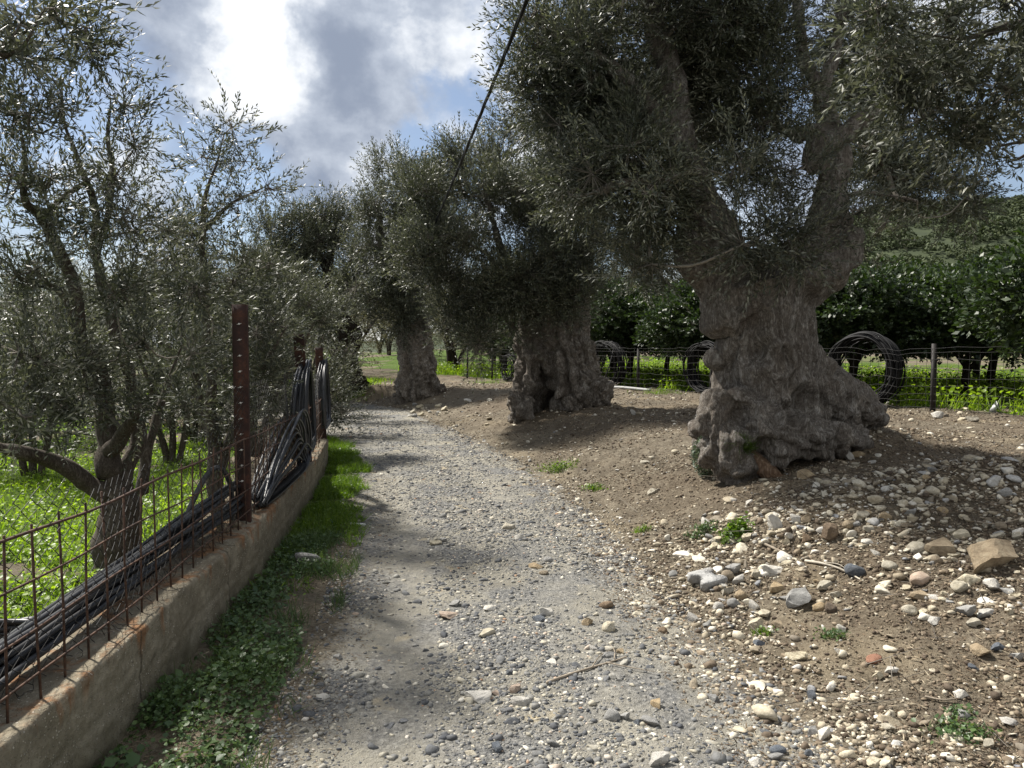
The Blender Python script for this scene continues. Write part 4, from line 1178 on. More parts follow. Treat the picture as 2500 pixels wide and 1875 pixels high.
def leaning_olive():
    base = G(1020, 972)
    D = float(base[1]) + .2
    root = empty('olive_tree', tuple(base), 'old olive tree with a straight fluted trunk at the bend of the track', 'tree')
    mb = MB()
    pxtube(mb, [(1020, 985, D, 44), (1022, 950, D, 40), (1022, 900, D, 38), (1018, 850, D, 36), (1012, 800, D, 36), (1005, 750, D, 36), (995, 690, D, 28)], 14)
    pxtube(mb, [(1000, 900, D - .05, 16), (990, 945, D - .1, 19), (978, 975, D - .14, 19)], 8)
    pxtube(mb, [(1040, 900, D - .05, 18), (1055, 940, D - .08, 19), (1070, 966, D - .12, 16)], 8)
    pxtube(mb, [(1016, 930, D - .14, 22), (1018, 982, D - .28, 24)], 8)
    pxtube(mb, [(1035, 900, D - .12, 18), (1042, 975, D - .24, 17)], 8)
    pxtube(mb, [(1000, 760, D, 24), (960, 680, D, 16), (930, 580, D, 10), (925, 500, D, 7)], 8)
    pxtube(mb, [(1000, 720, D, 24), (1010, 620, D, 16), (1005, 480, D, 8)], 8)
    remesh(mb, .03, MATS['olive_bark'], 'trunk', root, bark_shape(W(1020, 900, D)[:2], .20, 6.0, .2, .5, .45, 23, base[2], 3.4, .3), 1)
    L = lobe_px
    lob = [L(930, 510, D, 60, 65, 1.0), L(945, 620, D - .2, 75, 80, 1.0), L(925, 720, D - .4, 62, 60, .9), L(1010, 450, D, 70, 50, 1.0), L(890, 600, D, 35, 55, .7), L(1000, 760, D - .3, 45, 45, .6), L(1040, 560, D + .3, 80, 100, .9), L(960, 420, D + .3, 40, 35, .6), L(880, 690, D, 35, 40, .6), L(1000, 690, D - .4, 60, 60, .7), L(960, 770, D - .4, 50, 45, .6), L(1050, 660, D, 50, 80, .7)]
    lines = [([W(u, v, d) for u, v, d in p], 0) for p in ([(1000, 760, D), (960, 680, D), (930, 580, D), (925, 500, D)], [(1000, 720, D), (1010, 620, D), (1005, 480, D)])]
    t = Tree(base, lines, 8); t.clumps(lob, .52, .8); t.connect(.45, .1)
    t.limbs(.009, .5, .1)
    o = t.foliage(OLIVE_FAR, 115, .58, .45, 1.1).build('crown', [MATS['olive_leaf'], MATS['olive_twig']], root)
    print('leaning crown', len(o.data.polygons))
leaning_olive()

def twisted_olive():
    base = G(845, 945)
    D = float(base[1])
    root = empty('olive_tree', tuple(base), 'dark twisted olive tree leaning left at the far end of the track', 'tree')
    mb = MB()
    pxtube(mb, [(830, 950, D, 46), (838, 900, D, 36), (850, 850, D, 26), (848, 810, D, 24), (822, 770, D, 22), (800, 735, D, 20), (800, 680, D, 13), (808, 620, D, 10), (815, 560, D, 7)], 12)
    pxtube(mb, [(850, 840, D, 16), (866, 820, D, 14), (864, 790, D, 10)], 8)
    pxtube(mb, [(855, 900, D - .1, 22), (878, 930, D - .1, 16), (890, 945, D - .1, 10)], 8)
    pxtube(mb, [(815, 900, D - .1, 24), (805, 950, D - .2, 20)], 8)
    pxtube(mb, [(803, 670, D, 10), (770, 610, D, 7), (745, 560, D, 5)], 8)
    pxtube(mb, [(803, 690, D, 8), (850, 650, D, 6), (862, 600, D, 5)], 8)
    for u, v, r in [(866, 868, 10), (858, 895, 12), (862, 830, 14)]: blob(mb, u, v, D - .15, r)
    remesh(mb, .035, MATS['dark_bark'], 'trunk', root, bark_shape(W(840, 900, D)[:2], .07, 5.5, .6, .5, .7, 29, base[2]), 1)
    L = lobe_px
    lob = [L(760, 570, D, 75, 55, 1.0), L(690, 610, D, 60, 55, .9), L(830, 560, D + .3, 50, 60, .9), L(740, 670, D, 60, 50, .9), L(700, 720, D, 50, 50, .8), L(650, 580, D, 40, 45, .6), L(865, 640, D + .3, 28, 50, .5), L(780, 530, D, 40, 25, .5), L(850, 720, D + .5, 35, 40, .5), L(720, 530, D, 35, 20, .4), L(790, 620, D - .3, 60, 50, .7), L(670, 670, D, 50, 50, .7), L(760, 730, D - .3, 60, 40, .6), L(830, 760, D + .3, 40, 40, .5)]
    lines = [([W(u, v, d) for u, v, d in p], 0) for p in ([(800, 735, D), (800, 680, D), (808, 620, D), (815, 560, D)], [(803, 670, D), (770, 610, D), (745, 560, D)], [(803, 690, D), (850, 650, D), (862, 600, D)])]
    t = Tree(base, lines, 9); t.clumps(lob, .55, .8); t.connect(.5, .12)
    t.limbs(.009, .5, .1)
    t.foliage(OLIVE_FAR, 95, .58, .45, 1.15).build('crown', [MATS['olive_leaf'], MATS['olive_twig']], root)
twisted_olive()

def stem_tree(label, base, lines, lobes, seed, temps, per, sig, size, fill, r_tip=.0045, step=.2, leafscale=1.0, group=None, up=.35, bark='smooth_bark', rmax=.05, sparse=None, name='olive_tree'):
    """a many stemmed olive: lines are lists of (point, radius)"""
    root = empty(name, tuple(base), label, 'tree', group)
    m = MB()
    for ln in lines:
        P = np.array([p for p, r in ln]); R = np.array([r for p, r in ln])
        n = len(P) * 7
        Q = spline(P, n); Rn = np.interp(np.linspace(0, 1, n), np.linspace(0, 1, len(R)), R)
        Q = Q + np.stack([fbm(Q * 3.1, 2, seed + k) for k in range(3)], -1) * np.minimum(Rn, .06)[:, None] * .9
        Rn = Rn * (1 + .22 * fbm(Q * 7, 2, seed + 7))
        Rn = Rn * np.interp(np.linspace(0, 1, n), [0, .7, 1], [1, 1, .3])
        m.tube(Q, Rn, 10)
    m.build('trunk', MATS[bark], root, True)
    t = Tree(base, [([p for p, r in ln], 0) for ln in lines], seed)
    t.clumps(lobes, size, fill)
    if sparse: t.clumps(sparse, size * .8, fill * .6, .35)
    t.connect(step, .13)
    t.limbs(r_tip, .5, rmax)
    o = t.foliage(temps, per, sig, up, leafscale).build('crown', [MATS['olive_leaf'], MATS['olive_twig']], root)
    print(label[:30], len(o.data.polygons), len(t.tips))
    return root
def pl(*a): return [(W(u, v, d), px(r, d) * .82) for u, v, d, r in a]
def left_olives():
    L = lobe_px
    b = G(290, 1400); D = float(b[1])
    lines = [pl((300, 1420, D, 75), (295, 1330, D, 62), (285, 1230, D, 58), (280, 1150, D, 50)),
             pl((260, 1200, D - .05, 34), (215, 1170, D - .15, 28), (140, 1135, D - .3, 25), (60, 1115, D - .5, 22), (0, 1095, D - .6, 18), (-80, 1030, D - .7, 12)),
             pl((275, 1160, D, 38), (255, 1040, D + .1, 28), (235, 900, D + .1, 22), (205, 820, D + .1, 20), (190, 720, D + .1, 18), (150, 610, D, 17), (105, 530, D - .1, 15), (60, 480, D - .3, 12), (60, 380, D - .4, 9), (40, 250, D - .4, 7)),
             pl((205, 820, D + .1, 12), (150, 720, D, 9), (110, 690, D - .2, 7), (60, 600, D - .4, 5)),
             pl((265, 1100, D - .05, 24), (300, 1060, D - .15, 20), (345, 1005, D - .3, 16)),
             pl((300, 1200, D + .1, 30), (335, 1080, D + .2, 22), (320, 950, D + .2, 17), (285, 840, D + .2, 15), (260, 740, D + .2, 14), (235, 620, D + .2, 13), (225, 500, D + .2, 11), (190, 400, D + .1, 9), (160, 300, D, 7), (150, 180, D, 5)),
             pl((235, 640, D + .2, 10), (275, 430, D + .2, 8), (262, 330, D + .2, 6), (270, 240, D + .2, 4)),
             pl((345, 1200, D + .4, 18), (365, 1080, D + .5, 13), (400, 960, D + .6, 10), (440, 850, D + .6, 8)),
             pl((100, 530, D - .1, 10), (160, 480, D, 8), (240, 420, D, 6))]
    dense = [L(60, 130, 4.6, 85, 95, .5), L(215, 140, 5.0, 75, 110, .5), L(90, 300, 4.8, 110, 90, .6), L(250, 300, 5.1, 85, 100, .5), L(130, 470, 5.1, 130, 90, .6), L(310, 420, 5.3, 75, 65, .45), L(60, 700, 4.7, 90, 75, .5), L(240, 580, 5.5, 110, 75, .5),
             L(150, 830, 5.0, 120, 80, .5), L(50, 860, 4.5, 80, 80, .4), L(320, 560, 5.5, 90, 80, .5), L(300, 730, 5.0, 95, 80, .5), L(380, 860, 5.2, 80, 80, .45), L(230, 960, 5.2, 90, 60, .4), L(100, 980, 4.7, 100, 50, .35), L(430, 690, 5.3, 80, 80, .5), L(20, 1000, 4.3, 60, 40, .3), L(340, 640, 5.8, 120, 80, .5), L(420, 990, 5.4, 60, 60, .35)]
    stem_tree('near olive tree with several slender stems rising behind the wall and netting', b, lines, dense, 31, OLIVE_NEAR, 33, .24, .28, .72, .0034, .16, 1.05, rmax=.022)
    b = G(600, 1200); D = 6.9; b = np.array([-2.75, 6.9, onground(-2.75, 6.9)])
    u0 = 1250 + 1800 * b[0] / b[1]
    lines = [pl((u0, 1260, D, 26), (u0 - 8, 1120, D, 22), (520, 980, D, 15), (505, 820, D, 12), (500, 680, D, 10), (495, 560, D, 9), (500, 480, D, 7), (530, 400, D, 5), (545, 330, D, 3)),
             pl((u0, 1150, D, 18), (600, 1000, D + .2, 13), (640, 900, D + .3, 10), (700, 800, D + .5, 7)),
             pl((u0 - 5, 1100, D, 14), (470, 900, D + .2, 10), (440, 760, D + .3, 8), (420, 600, D + .3, 5)),
             pl((500, 560, D, 7), (560, 500, D, 5), (620, 470, D, 3), (660, 450, D, 2))]
    dense = [L(500, 610, D, 60, 70, .5), L(560, 680, D, 85, 70, .5), L(480, 740, D, 80, 70, .5), L(600, 780, D + .2, 80, 80, .5), L(500, 880, D - .1, 90, 90, .5), L(440, 600, D + .2, 70, 70, .4), L(640, 760, D + .6, 60, 70, .5), L(620, 900, D + .3, 70, 80, .4), L(560, 1000, D, 60, 60, .3), L(640, 650, D + .4, 60, 50, .4)]
    thin = [L(540, 340, D, 50, 50, .25), L(590, 420, D, 60, 45, .3), L(500, 420, D, 40, 50, .25), L(610, 500, D, 55, 40, .3), L(500, 510, D, 60, 50, .3), L(560, 300, D, 20, 20, .1), L(640, 455, D, 25, 25, .15)]
    stem_tree('slim olive tree with one tall feathery branch against the clouds behind the rusty posts', b, lines, dense, 33, OLIVE_NEAR, 34, .27, .31, .72, .0035, .18, 1.15, sparse=thin, rmax=.02)
    b = np.array([-4.0, 11.3, onground(-4.0, 11.3)]); D = 11.3
    u0 = 1250 + 1800 * b[0] / b[1]
    lines = [pl((u0, 1130, D, 16), (u0 + 10, 1000, D, 13), (650, 880, D, 10), (680, 760, D, 7), (700, 650, D, 4)), pl((u0 - 15, 1130, D, 13), (u0 - 25, 1000, D + .1, 10), (600, 850, D + .2, 7), (600, 700, D + .2, 4)), pl((u0 + 15, 1120, D - .1, 11), (u0 + 50, 980, D - .1, 9), (730, 860, D - .2, 7), (770, 780, D - .2, 4))]
    dense = [L(690, 680, D, 70, 50, .6), L(735, 735, D - .1, 60, 45, .6), L(640, 760, D, 90, 80, .6), L(660, 850, D, 70, 70, .6), L(610, 900, D, 80, 90, .5), L(775, 775, D, 35, 20, .3), L(650, 960, D + .3, 60, 60, .5), L(600, 680, D + .3, 60, 60, .5)]
    stem_tree('bushy silver olive shrub leaning over the middle post of the low wall', b, lines, dense, 35, OLIVE_MID, 72, .33, .36, .85, .004, .25, .95, rmax=.025)
    # branch reaching in from a tree outside the frame, top left corner
    b = np.array([-3.4, 2.3, onground(-3.4, 2.3)])
    lines = [[(b, .09), (b + np.array([.1, .1, 1.2]), .07), (b + np.array([.5, .3, 2.4]), .05), (b + np.array([.9, .5, 3.0]), .03)], [(W(-330, -120, 2.75), .016), (W(-120, 60, 2.75), .012), (W(30, 130, 2.8), .010), (W(110, 20, 2.8), .006)], [(W(-100, 80, 2.75), .010), (W(0, 140, 2.8), .007), (W(90, 95, 2.85), .004)],
             [(b + np.array([.5, .3, 2.4]), .04), (W(-500, -60, 2.7), .025), (W(-330, -120, 2.75), .016)]]
    stem_tree('olive branch with large leaves reaching in at the top left corner', b, lines, [L(30, 30, 2.8, 70, 55, .15), L(110, 10, 2.85, 40, 40, .1), L(0, 110, 2.8, 40, 40, .1), L(-150, -40, 2.8, 120, 60, .25)], 37, OLIVE_NEAR, 9, .13, .20, .6, .002, .1, 1.0, rmax=.008)
    # hedge of olive shrubs behind the near tree, at the back of the meadow
    k = 0
    for (x, y, hgt, lab) in ((-6.2, 9.5, 2.3, 'grey olive shrub behind the lowest bough of the near tree'), (-8.6, 12.5, 2.7, 'olive shrub at the left edge behind the meadow'), (-5.6, 13.0, 2.6, 'olive shrub closing the meadow behind the slender stems'), (-4.6, 16.5, 2.8, 'olive shrub beyond the far end of the wall'), (-10.5, 17, 3.0, 'dim olive shrub far back at the left edge'), (-4.9, 10.6, 2.3, 'olive shrub close behind the wall, left of the tallest rusty post'), (-7.4, 15.5, 3.1, 'tall olive shrub between the stems of the near tree'), (-11.6, 14, 3.0, 'olive shrub half cut by the left edge of the frame'), (-6.4, 20, 3.3, 'olive shrub in the gap under the slim feathery tree'), (-9.2, 22, 3.4, 'olive shrub far back between the two left trees'), (-3.9, 13.2, 2.2, 'olive shrub behind the hose coils')):
        b = np.array([x, y, onground(x, y)])
        lines = [[(b + np.array([.1 * i - .1, 0, -.05]), .05), (b + np.array([.25 * i - .25, .1 * (i - 1), hgt * .45]), .03), (b + np.array([.5 * i - .5, .2 * (i - 1), hgt * .85]), .012)] for i in range(3)]
        lob = [(b + np.array([RNG.uniform(-.9, .9), RNG.uniform(-.5, .5), hgt * RNG.uniform(.14, .92)]), .75, .6, .5) for i in range(8)]
        stem_tree(lab, b, lines, lob, 51 + k, OLIVE_FAR, 50, .48, .5, .65, .006, .4, .95, 'olive shrubs behind the meadow', rmax=.03, name='olive_shrub')
        k += 1
left_olives()

def right_overhang():
    L = lobe_px
    b = np.array([4.9, 3.1, onground(4.9, 3.1)])
    tip = W(2150, 60, 4.0)
    lines = [[(b, .22), (b + np.array([.05, .1, 1.2]), .17), (b + np.array([-.2, .5, 2.6]), .12), (W(2700, 40, 4.6), .06), (W(2500, 60, 4.4), .03), (W(2350, 90, 4.2), .014), (W(2200, 70, 4.1), .006)],
             [(b + np.array([-.2, .5, 2.6]), .08), (W(2760, 300, 4.8), .05), (W(2560, 330, 4.7), .025), (W(2420, 360, 4.6), .010)],
             [(W(2560, 330, 4.7), .02), (W(2500, 380, 4.7), .010), (W(2450, 400, 4.7), .004)]]
    dense = [L(2150, 60, 4.1, 95, 50, .22), L(2260, 140, 4.2, 130, 90, .35), L(2400, 80, 4.3, 120, 100, .4), L(2400, 240, 4.5, 120, 90, .4), L(2240, 260, 4.5, 80, 60, .3), L(2480, 180, 4.5, 80, 90, .4), L(2330, 340, 4.7, 80, 50, .3)]
    dense += [L(2680, 60, 4.7, 130, 110, .5), L(2660, 300, 4.8, 110, 80, .4), L(2850, 150, 4.6, 140, 140, .6)]
    thin = [L(2300, 450, 5.2, 80, 50, .3), L(2130, 140, 4.2, 40, 30, .15)]
    stem_tree('olive branch with large bright leaves hanging in at the top right corner', b, lines, dense, 61, OLIVE_NEAR, 34, .20, .22, .85, .0022, .14, 1.15, sparse=thin, rmax=.012, up=.05)
right_overhang()

# ------------------------------------------------------------------ citrus row, distant trees, hill
def copy_thing(root, loc, rz, label, sc=1.0):
    r = root.copy(); COL.objects.link(r)
    r.location = loc; r.rotation_euler = (0, 0, rz); r.scale = (sc, sc, sc); r['label'] = label
    for ch in list(root.children):
        c = ch.copy(); COL.objects.link(c); c.parent = r
        for g in ch.children:
            d = g.copy(); COL.objects.link(d); d.parent = c
    return r
def citrus_proto(seed, label):
    rng = np.random.default_rng(seed)
    root = empty('citrus_tree', (0, 0, 0), label, 'tree', 'citrus trees behind the right fence')
    m = MB()
    m.tube(spline([[0, 0, -.1], [.05, 0, .4], [.02, .04, .9], [0, 0, 1.3]], 12), np.linspace(.10, .07, 12), 9)
    for k in range(6):
        a = k * 1.05 + rng.uniform(-.3, .3); r = rng.uniform(.6, 1.0)
        m.tube(spline([[0, 0, .8], [.4 * r * math.cos(a), .4 * r * math.sin(a), 1.3], [r * math.cos(a), r * math.sin(a), 1.9]], 9), np.linspace(.05, .015, 9), 6)
    m.build('trunk', MATS['dark_bark'], root, True)
    m = MB()
    n = 2900
    d = norm(rng.normal(size=(n, 3))); d[:, 2] = np.where(d[:, 2] < -.75, -d[:, 2], d[:, 2])
    lump = 1 + .42 * fbm(d * 2.6 + seed * 3, 3, seed)
    r = lump * (1 - .45 * rng.random(n) ** 2.2)
    P = d * r[:, None] * np.array([1.75, 1.75, 1.05]) + np.array([0, 0, 2.05])
    P[:, 2] = np.maximum(P[:, 2], .38 + .5 * rng.random(n) ** 2 + .2 * fbm(P * 1.5, 2, 5))
    D = norm(d * .7 + np.array([0, 0, .25]) + rng.normal(0, .45, (n, 3)))
    R = frames(D, rng.uniform(0, 6.28, n)); S = rng.uniform(1.0, 1.6, n); w = rng.integers(0, 4, n)
    for k in range(4):
        q = w == k
        m.inst(CITRUS[k][0], CITRUS[k][1], P[q], R[q], S[q])
    m.build('crown', MATS['citrus_leaf'], root)
    return root
def citrus_row():
    ps = [citrus_proto(3, ''), citrus_proto(4, '')]
    spots = [(-2.1, 1.5, .95, 'nearest dark citrus tree cut by the right edge of the frame'), (.9, 2.9, .74, 'glossy citrus tree behind the thick fence post on the right'), (3.0, 2.3, .80, 'citrus tree behind the big round hose coil right of the largest trunk'),
             (5.0, 2.9, .84, 'citrus tree hidden behind the largest olive trunk'), (6.7, 1.9, .82, 'citrus tree just left of the largest olive trunk, behind the half hidden coil'), (8.3, 2.7, .86, 'citrus tree midway between the split trunk and the largest trunk'), (10.0, 1.9, .84, 'citrus tree just right of the split hollow olive trunk'),
             (11.8, 2.6, .84, 'citrus tree half hidden by the right side of the split trunk'), (13.6, 1.9, .82, 'citrus tree behind the split hollow olive trunk'), (15.6, 2.4, .8, 'citrus tree left of the split hollow trunk, near the fence end'), (17.8, 2.2, .78, 'far citrus tree at the left end of the row'),
             (-4.6, 5.2, .9, 'citrus tree of the second row at the right edge of the frame'), (-.6, 6.4, .78, 'citrus tree of the second row right of the thick fence post'), (2.2, 6.6, .9, 'citrus tree of the second row rising above the big round coil'), (5.0, 6.8, .85, 'citrus tree of the second row behind the largest trunk'),
             (7.6, 6.4, .85, 'citrus tree of the second row left of the largest trunk'), (10.4, 6.6, .85, 'citrus tree of the second row right of the split trunk'), (13.2, 6.4, .85, 'citrus tree of the second row behind the split trunk'), (16.5, 6.6, .85, 'citrus tree of the second row beyond the fence end'),
             (1.0, 10.5, .9, 'citrus tree of the third row seen under the crowns on the right'), (4.6, 10.8, .9, 'citrus tree of the third row behind the big round coil'), (8.6, 10.6, .9, 'citrus tree of the third row left of the largest trunk'), (13, 10.6, .9, 'citrus tree of the third row behind the split trunk')]
    for k, (s, off, sc, lab) in enumerate(spots):
        p = fpt(s, off); loc = (p[0], p[1], onground(*p))
        if k < 2:
            r = ps[k]; r.location = loc; r['label'] = lab; r.rotation_euler = (0, 0, k * 2.0)
        else:
            r = copy_thing(ps[k % 2], loc, k * 1.7, lab, sc)
        r.scale = (sc * (1.1 + .08 * (k % 3)), sc * (1.1 + .08 * (k % 3)), sc * (1 + .04 * (k % 4)))
citrus_row()

def far_trees():
    def proto(seed, lab, dry, grp):
        root = empty('olive_tree', (0, 0, 0), lab, 'tree', grp)
        rng = np.random.default_rng(seed); m = MB()
        tips = []
        for k in range(4):
            a = k * 1.57 + rng.uniform(-.4, .4)
            e = np.array([1.1 * math.cos(a), 1.1 * math.sin(a), 2.6 + rng.uniform(-.3, .6)])
            m.tube(spline([[0, 0, -.1], [.15 * math.cos(a), .15 * math.sin(a), .8], e * [.6, .6, .65], e], 10), np.linspace(.14, .03, 10), 7)
            for j in range(5):
                f = e + rng.normal(0, .7, 3); m.tube(spline([e * .75, (e + f) / 2, f], 6), np.linspace(.035, .01, 6), 4); tips.append(f)
        m.build('trunk', MATS['dark_bark'], root, True)
        m = MB(); n = 1500 if not dry else 700
        C = np.array(tips)[rng.integers(0, len(tips), n)]
        P = C + rng.normal(0, .45, (n, 3)); P[:, 2] = np.maximum(P[:, 2], .5)
        D = norm(P - np.array([0, 0, 2.2]) + rng.normal(0, .8, (n, 3)) + np.array([0, 0, .3]))
        R = frames(D, rng.uniform(0, 6.28, n)); S = rng.uniform(1, 1.6, n); w = rng.integers(0, 4, n)
        for k in range(4):
            q = w == k; m.inst(OLIVE_FAR[k][0], OLIVE_FAR[k][1], P[q], R[q], S[q])
        m.build('crown', MATS['dry_leaf' if dry else 'olive_leaf'], root)
        return root
    a = proto(5, '', False, 'distant olive trees'); b = proto(6, '', True, 'pale scrubby trees beyond the bend')
    spots = [(-9, 28, 'distant olive tree beyond the left shrubs'), (-14, 30, 'distant olive tree at the far left of the meadow'), (-20, 34, 'distant olive tree at the left edge'), (-3, 36, 'distant olive tree beyond the fluted trunk'), (4, 33, 'distant olive tree behind the far end of the right fence'), (9, 34, 'distant olive tree behind the citrus row'), (15, 40, 'distant olive tree far behind the largest trunk'), (-27, 42, 'distant olive tree farthest to the left')]
    for k, (x, y, lab) in enumerate(spots):
        if k == 0: a.location = (x, y, onground(x, y)); a['label'] = lab
        else: copy_thing(a, (x, y, onground(x, y)), k * 1.9, lab, .9 + .1 * (k % 4))
    spots = [(-6.0, 27, 'pale scrubby tree seen left of the fluted trunk'), (-7.4, 31, 'pale scrubby tree in the gap beside the twisted trunk'), (-4.4, 33, 'pale scrubby tree just left of the fluted trunk, farther back'), (-2.2, 29.5, 'pale scrubby tree right of the fluted trunk'), (-.4, 33, 'pale scrubby tree left of the far fence end'), (-9.5, 36, 'pale scrubby tree far behind the twisted trunk'), (-1, 40, 'pale scrubby tree farthest back beyond the bend')]
    spots2 = [(-13, 46), (-18, 50), (-24, 55), (-6, 50), (2, 48), (7, 52), (12, 56), (-31, 58), (-38, 66), (-10, 60), (-3, 62), (5, 66), (19, 60), (26, 64), (-21, 70), (-30, 80), (12, 74), (-14, 78), (34, 70), (-45, 75), (0, 80)]
    for k, (x, y, lab) in enumerate(spots):
        if k == 0: b.location = (x, y, onground(x, y)); b['label'] = lab; b.scale = (.8, .8, .8)
        else: copy_thing(b, (x, y, onground(x, y)), k * 2.3, lab, .75 + .1 * (k % 3))
    for k, (x, y) in enumerate(spots2):
        r = copy_thing(a, (x, y, onground(x, y)), k * 1.7, 'dark olive tree in the far tree line closing the view', 1.15 + .1 * (k % 3)); r['group'] = 'far tree line'
far_trees()

def build_hill():
    # wooded hill rising on the right
    nx, ny = 90, 60
    X, Y = np.meshgrid(np.linspace(-40, 330, nx), np.linspace(90, 330, ny))
    def hz(X, Y):
        t = sstep(X - 0.10 * Y, 0, 120)
        P = np.stack([X.ravel(), Y.ravel(), 0 * X.ravel()], -1)
        return (sstep(Y, 90, 260) * (4 + 46 * t) + 5 * fbm(P * .02, 3, 81).reshape(X.shape) * sstep(Y, 95, 150)) + 0.6
    Z = hz(X, Y)
    V = np.stack([X.ravel(), Y.ravel(), Z.ravel()], -1)
    j = np.arange(nx - 1)[None]; i = (np.arange(ny - 1) * nx)[:, None]
    m = MB(); m.add(V, np.stack([i + j, i + j + 1, i + nx + j + 1, i + nx + j], -1).reshape(-1, 4))
    tag(m.build('hill', MATS['hill_scrub'], smooth=True), 'wooded hill rising behind the citrus trees on the right', kind='structure')
    rng = np.random.default_rng(3); n = 3400
    x = rng.uniform(10, 300, n); y = 92 + 230 * rng.random(n) ** .8
    z = hz(x, y)
    m = MB()
    Q = []
    per = 150
    size = rng.uniform(1.3, 3.0, n)
    i = np.repeat(np.arange(n), per); k = len(i)
    d = norm(rng.normal(size=(k, 3))); d[:, 2] = np.abs(d[:, 2]) * .9 - .1
    r = size[i] * (1 + .25 * rng.normal(size=k) * .5)
    P = np.stack([x[i], y[i], z[i] + size[i] * .25], -1) + d * r[:, None] * np.array([1, 1, .85])
    R = frames(norm(d + rng.normal(0, .5, (k, 3))), rng.uniform(0, 6.28, k))
    tv = np.array([[-.5, -.35, 0], [.5, -.4, .05], [.35, .5, 0], [-.45, .4, .08]])
    m.inst(tv, [np.array([[0, 1, 2, 3]])], P, R, rng.uniform(.3, .65, k) * (size[i] / 2.2))
    tag(m.build('forest', MATS['hill_leaf']), 'dense green scrub and trees covering the hill', kind='stuff')
build_hill()
# ------------------------------------------------------------------ stones, gravel, weeds, litter
def rock_mesh(seed, mat, sub=3, cuts=9, rough=.10):
    rng = np.random.default_rng(seed)
    bm = bmesh.new(); bmesh.ops.create_icosphere(bm, subdivisions=sub, radius=1.0)
    V = np.array([v.co[:] for v in bm.verts])
    for k in range(cuts):
        n = norm(rng.normal(size=3)); c = rng.uniform(.34, .72) if cuts > 8 else rng.uniform(.6, .9)
        d = V @ n
        V = V - np.where(d > c, d - c, 0)[:, None] * n
    V = V * (1 + rough * fbm(V * 1.7 + seed, 3, seed)[:, None]) + .03 * np.stack([fbm(V * 6 + seed, 2, seed + k) for k in range(3)], -1)
    V = V / np.abs(V).max(0)
    for v, c in zip(bm.verts, V): v.co = c
    me = bpy.data.meshes.new('stone'); bm.to_mesh(me); bm.free()
    if cuts < 8: me.polygons.foreach_set('use_smooth', np.ones(len(me.polygons), bool))
    me.materials.append(MATS[mat])
    return me
RK = {}
def rock_variants(mat, rounded):
    key = (mat, rounded)
    if key not in RK:
        s0 = sum(map(ord, mat)) + (100 if rounded else 0)
        RK[key] = [rock_mesh(s0 + k * 13, mat, 3, 4 if rounded else 15, .16 if rounded else .05) for k in range(4)]
    return RK[key]
CN = dict(c='cream_stone', w='white_stone', g='grey_stone', s='slate_stone', t='tan_stone', b='brown_stone', r='red_stone', p='pink_stone')
def put_rock(u, v, w, h, c, rounded, label, group, k, name='stone', depth=.8):
    p = G(u, v + .36 * h); d = p[1]
    a, b, hh = px(w, d) / 2, px(w, d) / 2 * depth, px(h, d) / 2
    hh = max(hh, .25 * a)
    o = bpy.data.objects.new(name, rock_variants(CN[c], rounded)[k % 4])
    COL.objects.link(o)
    rr = random.Random(k * 7 + 3)
    o.location = (p[0], p[1] + b * .3, p[2] + hh * .45)
    o.rotation_euler = (rr.uniform(-.25, .25), rr.uniform(-.3, .3), rr.uniform(-.6, .6))
    o.scale = (a * 1.05, b * 1.05, hh * 1.1)
    return tag(o, label, 'stone', group)
GP = 'loose stones on the gravel track'; GB = 'stones in the rubble heap on the right bank'; GF = 'stones scattered on the bare earth in the right foreground'; GR = 'stones around the foot of the largest olive'
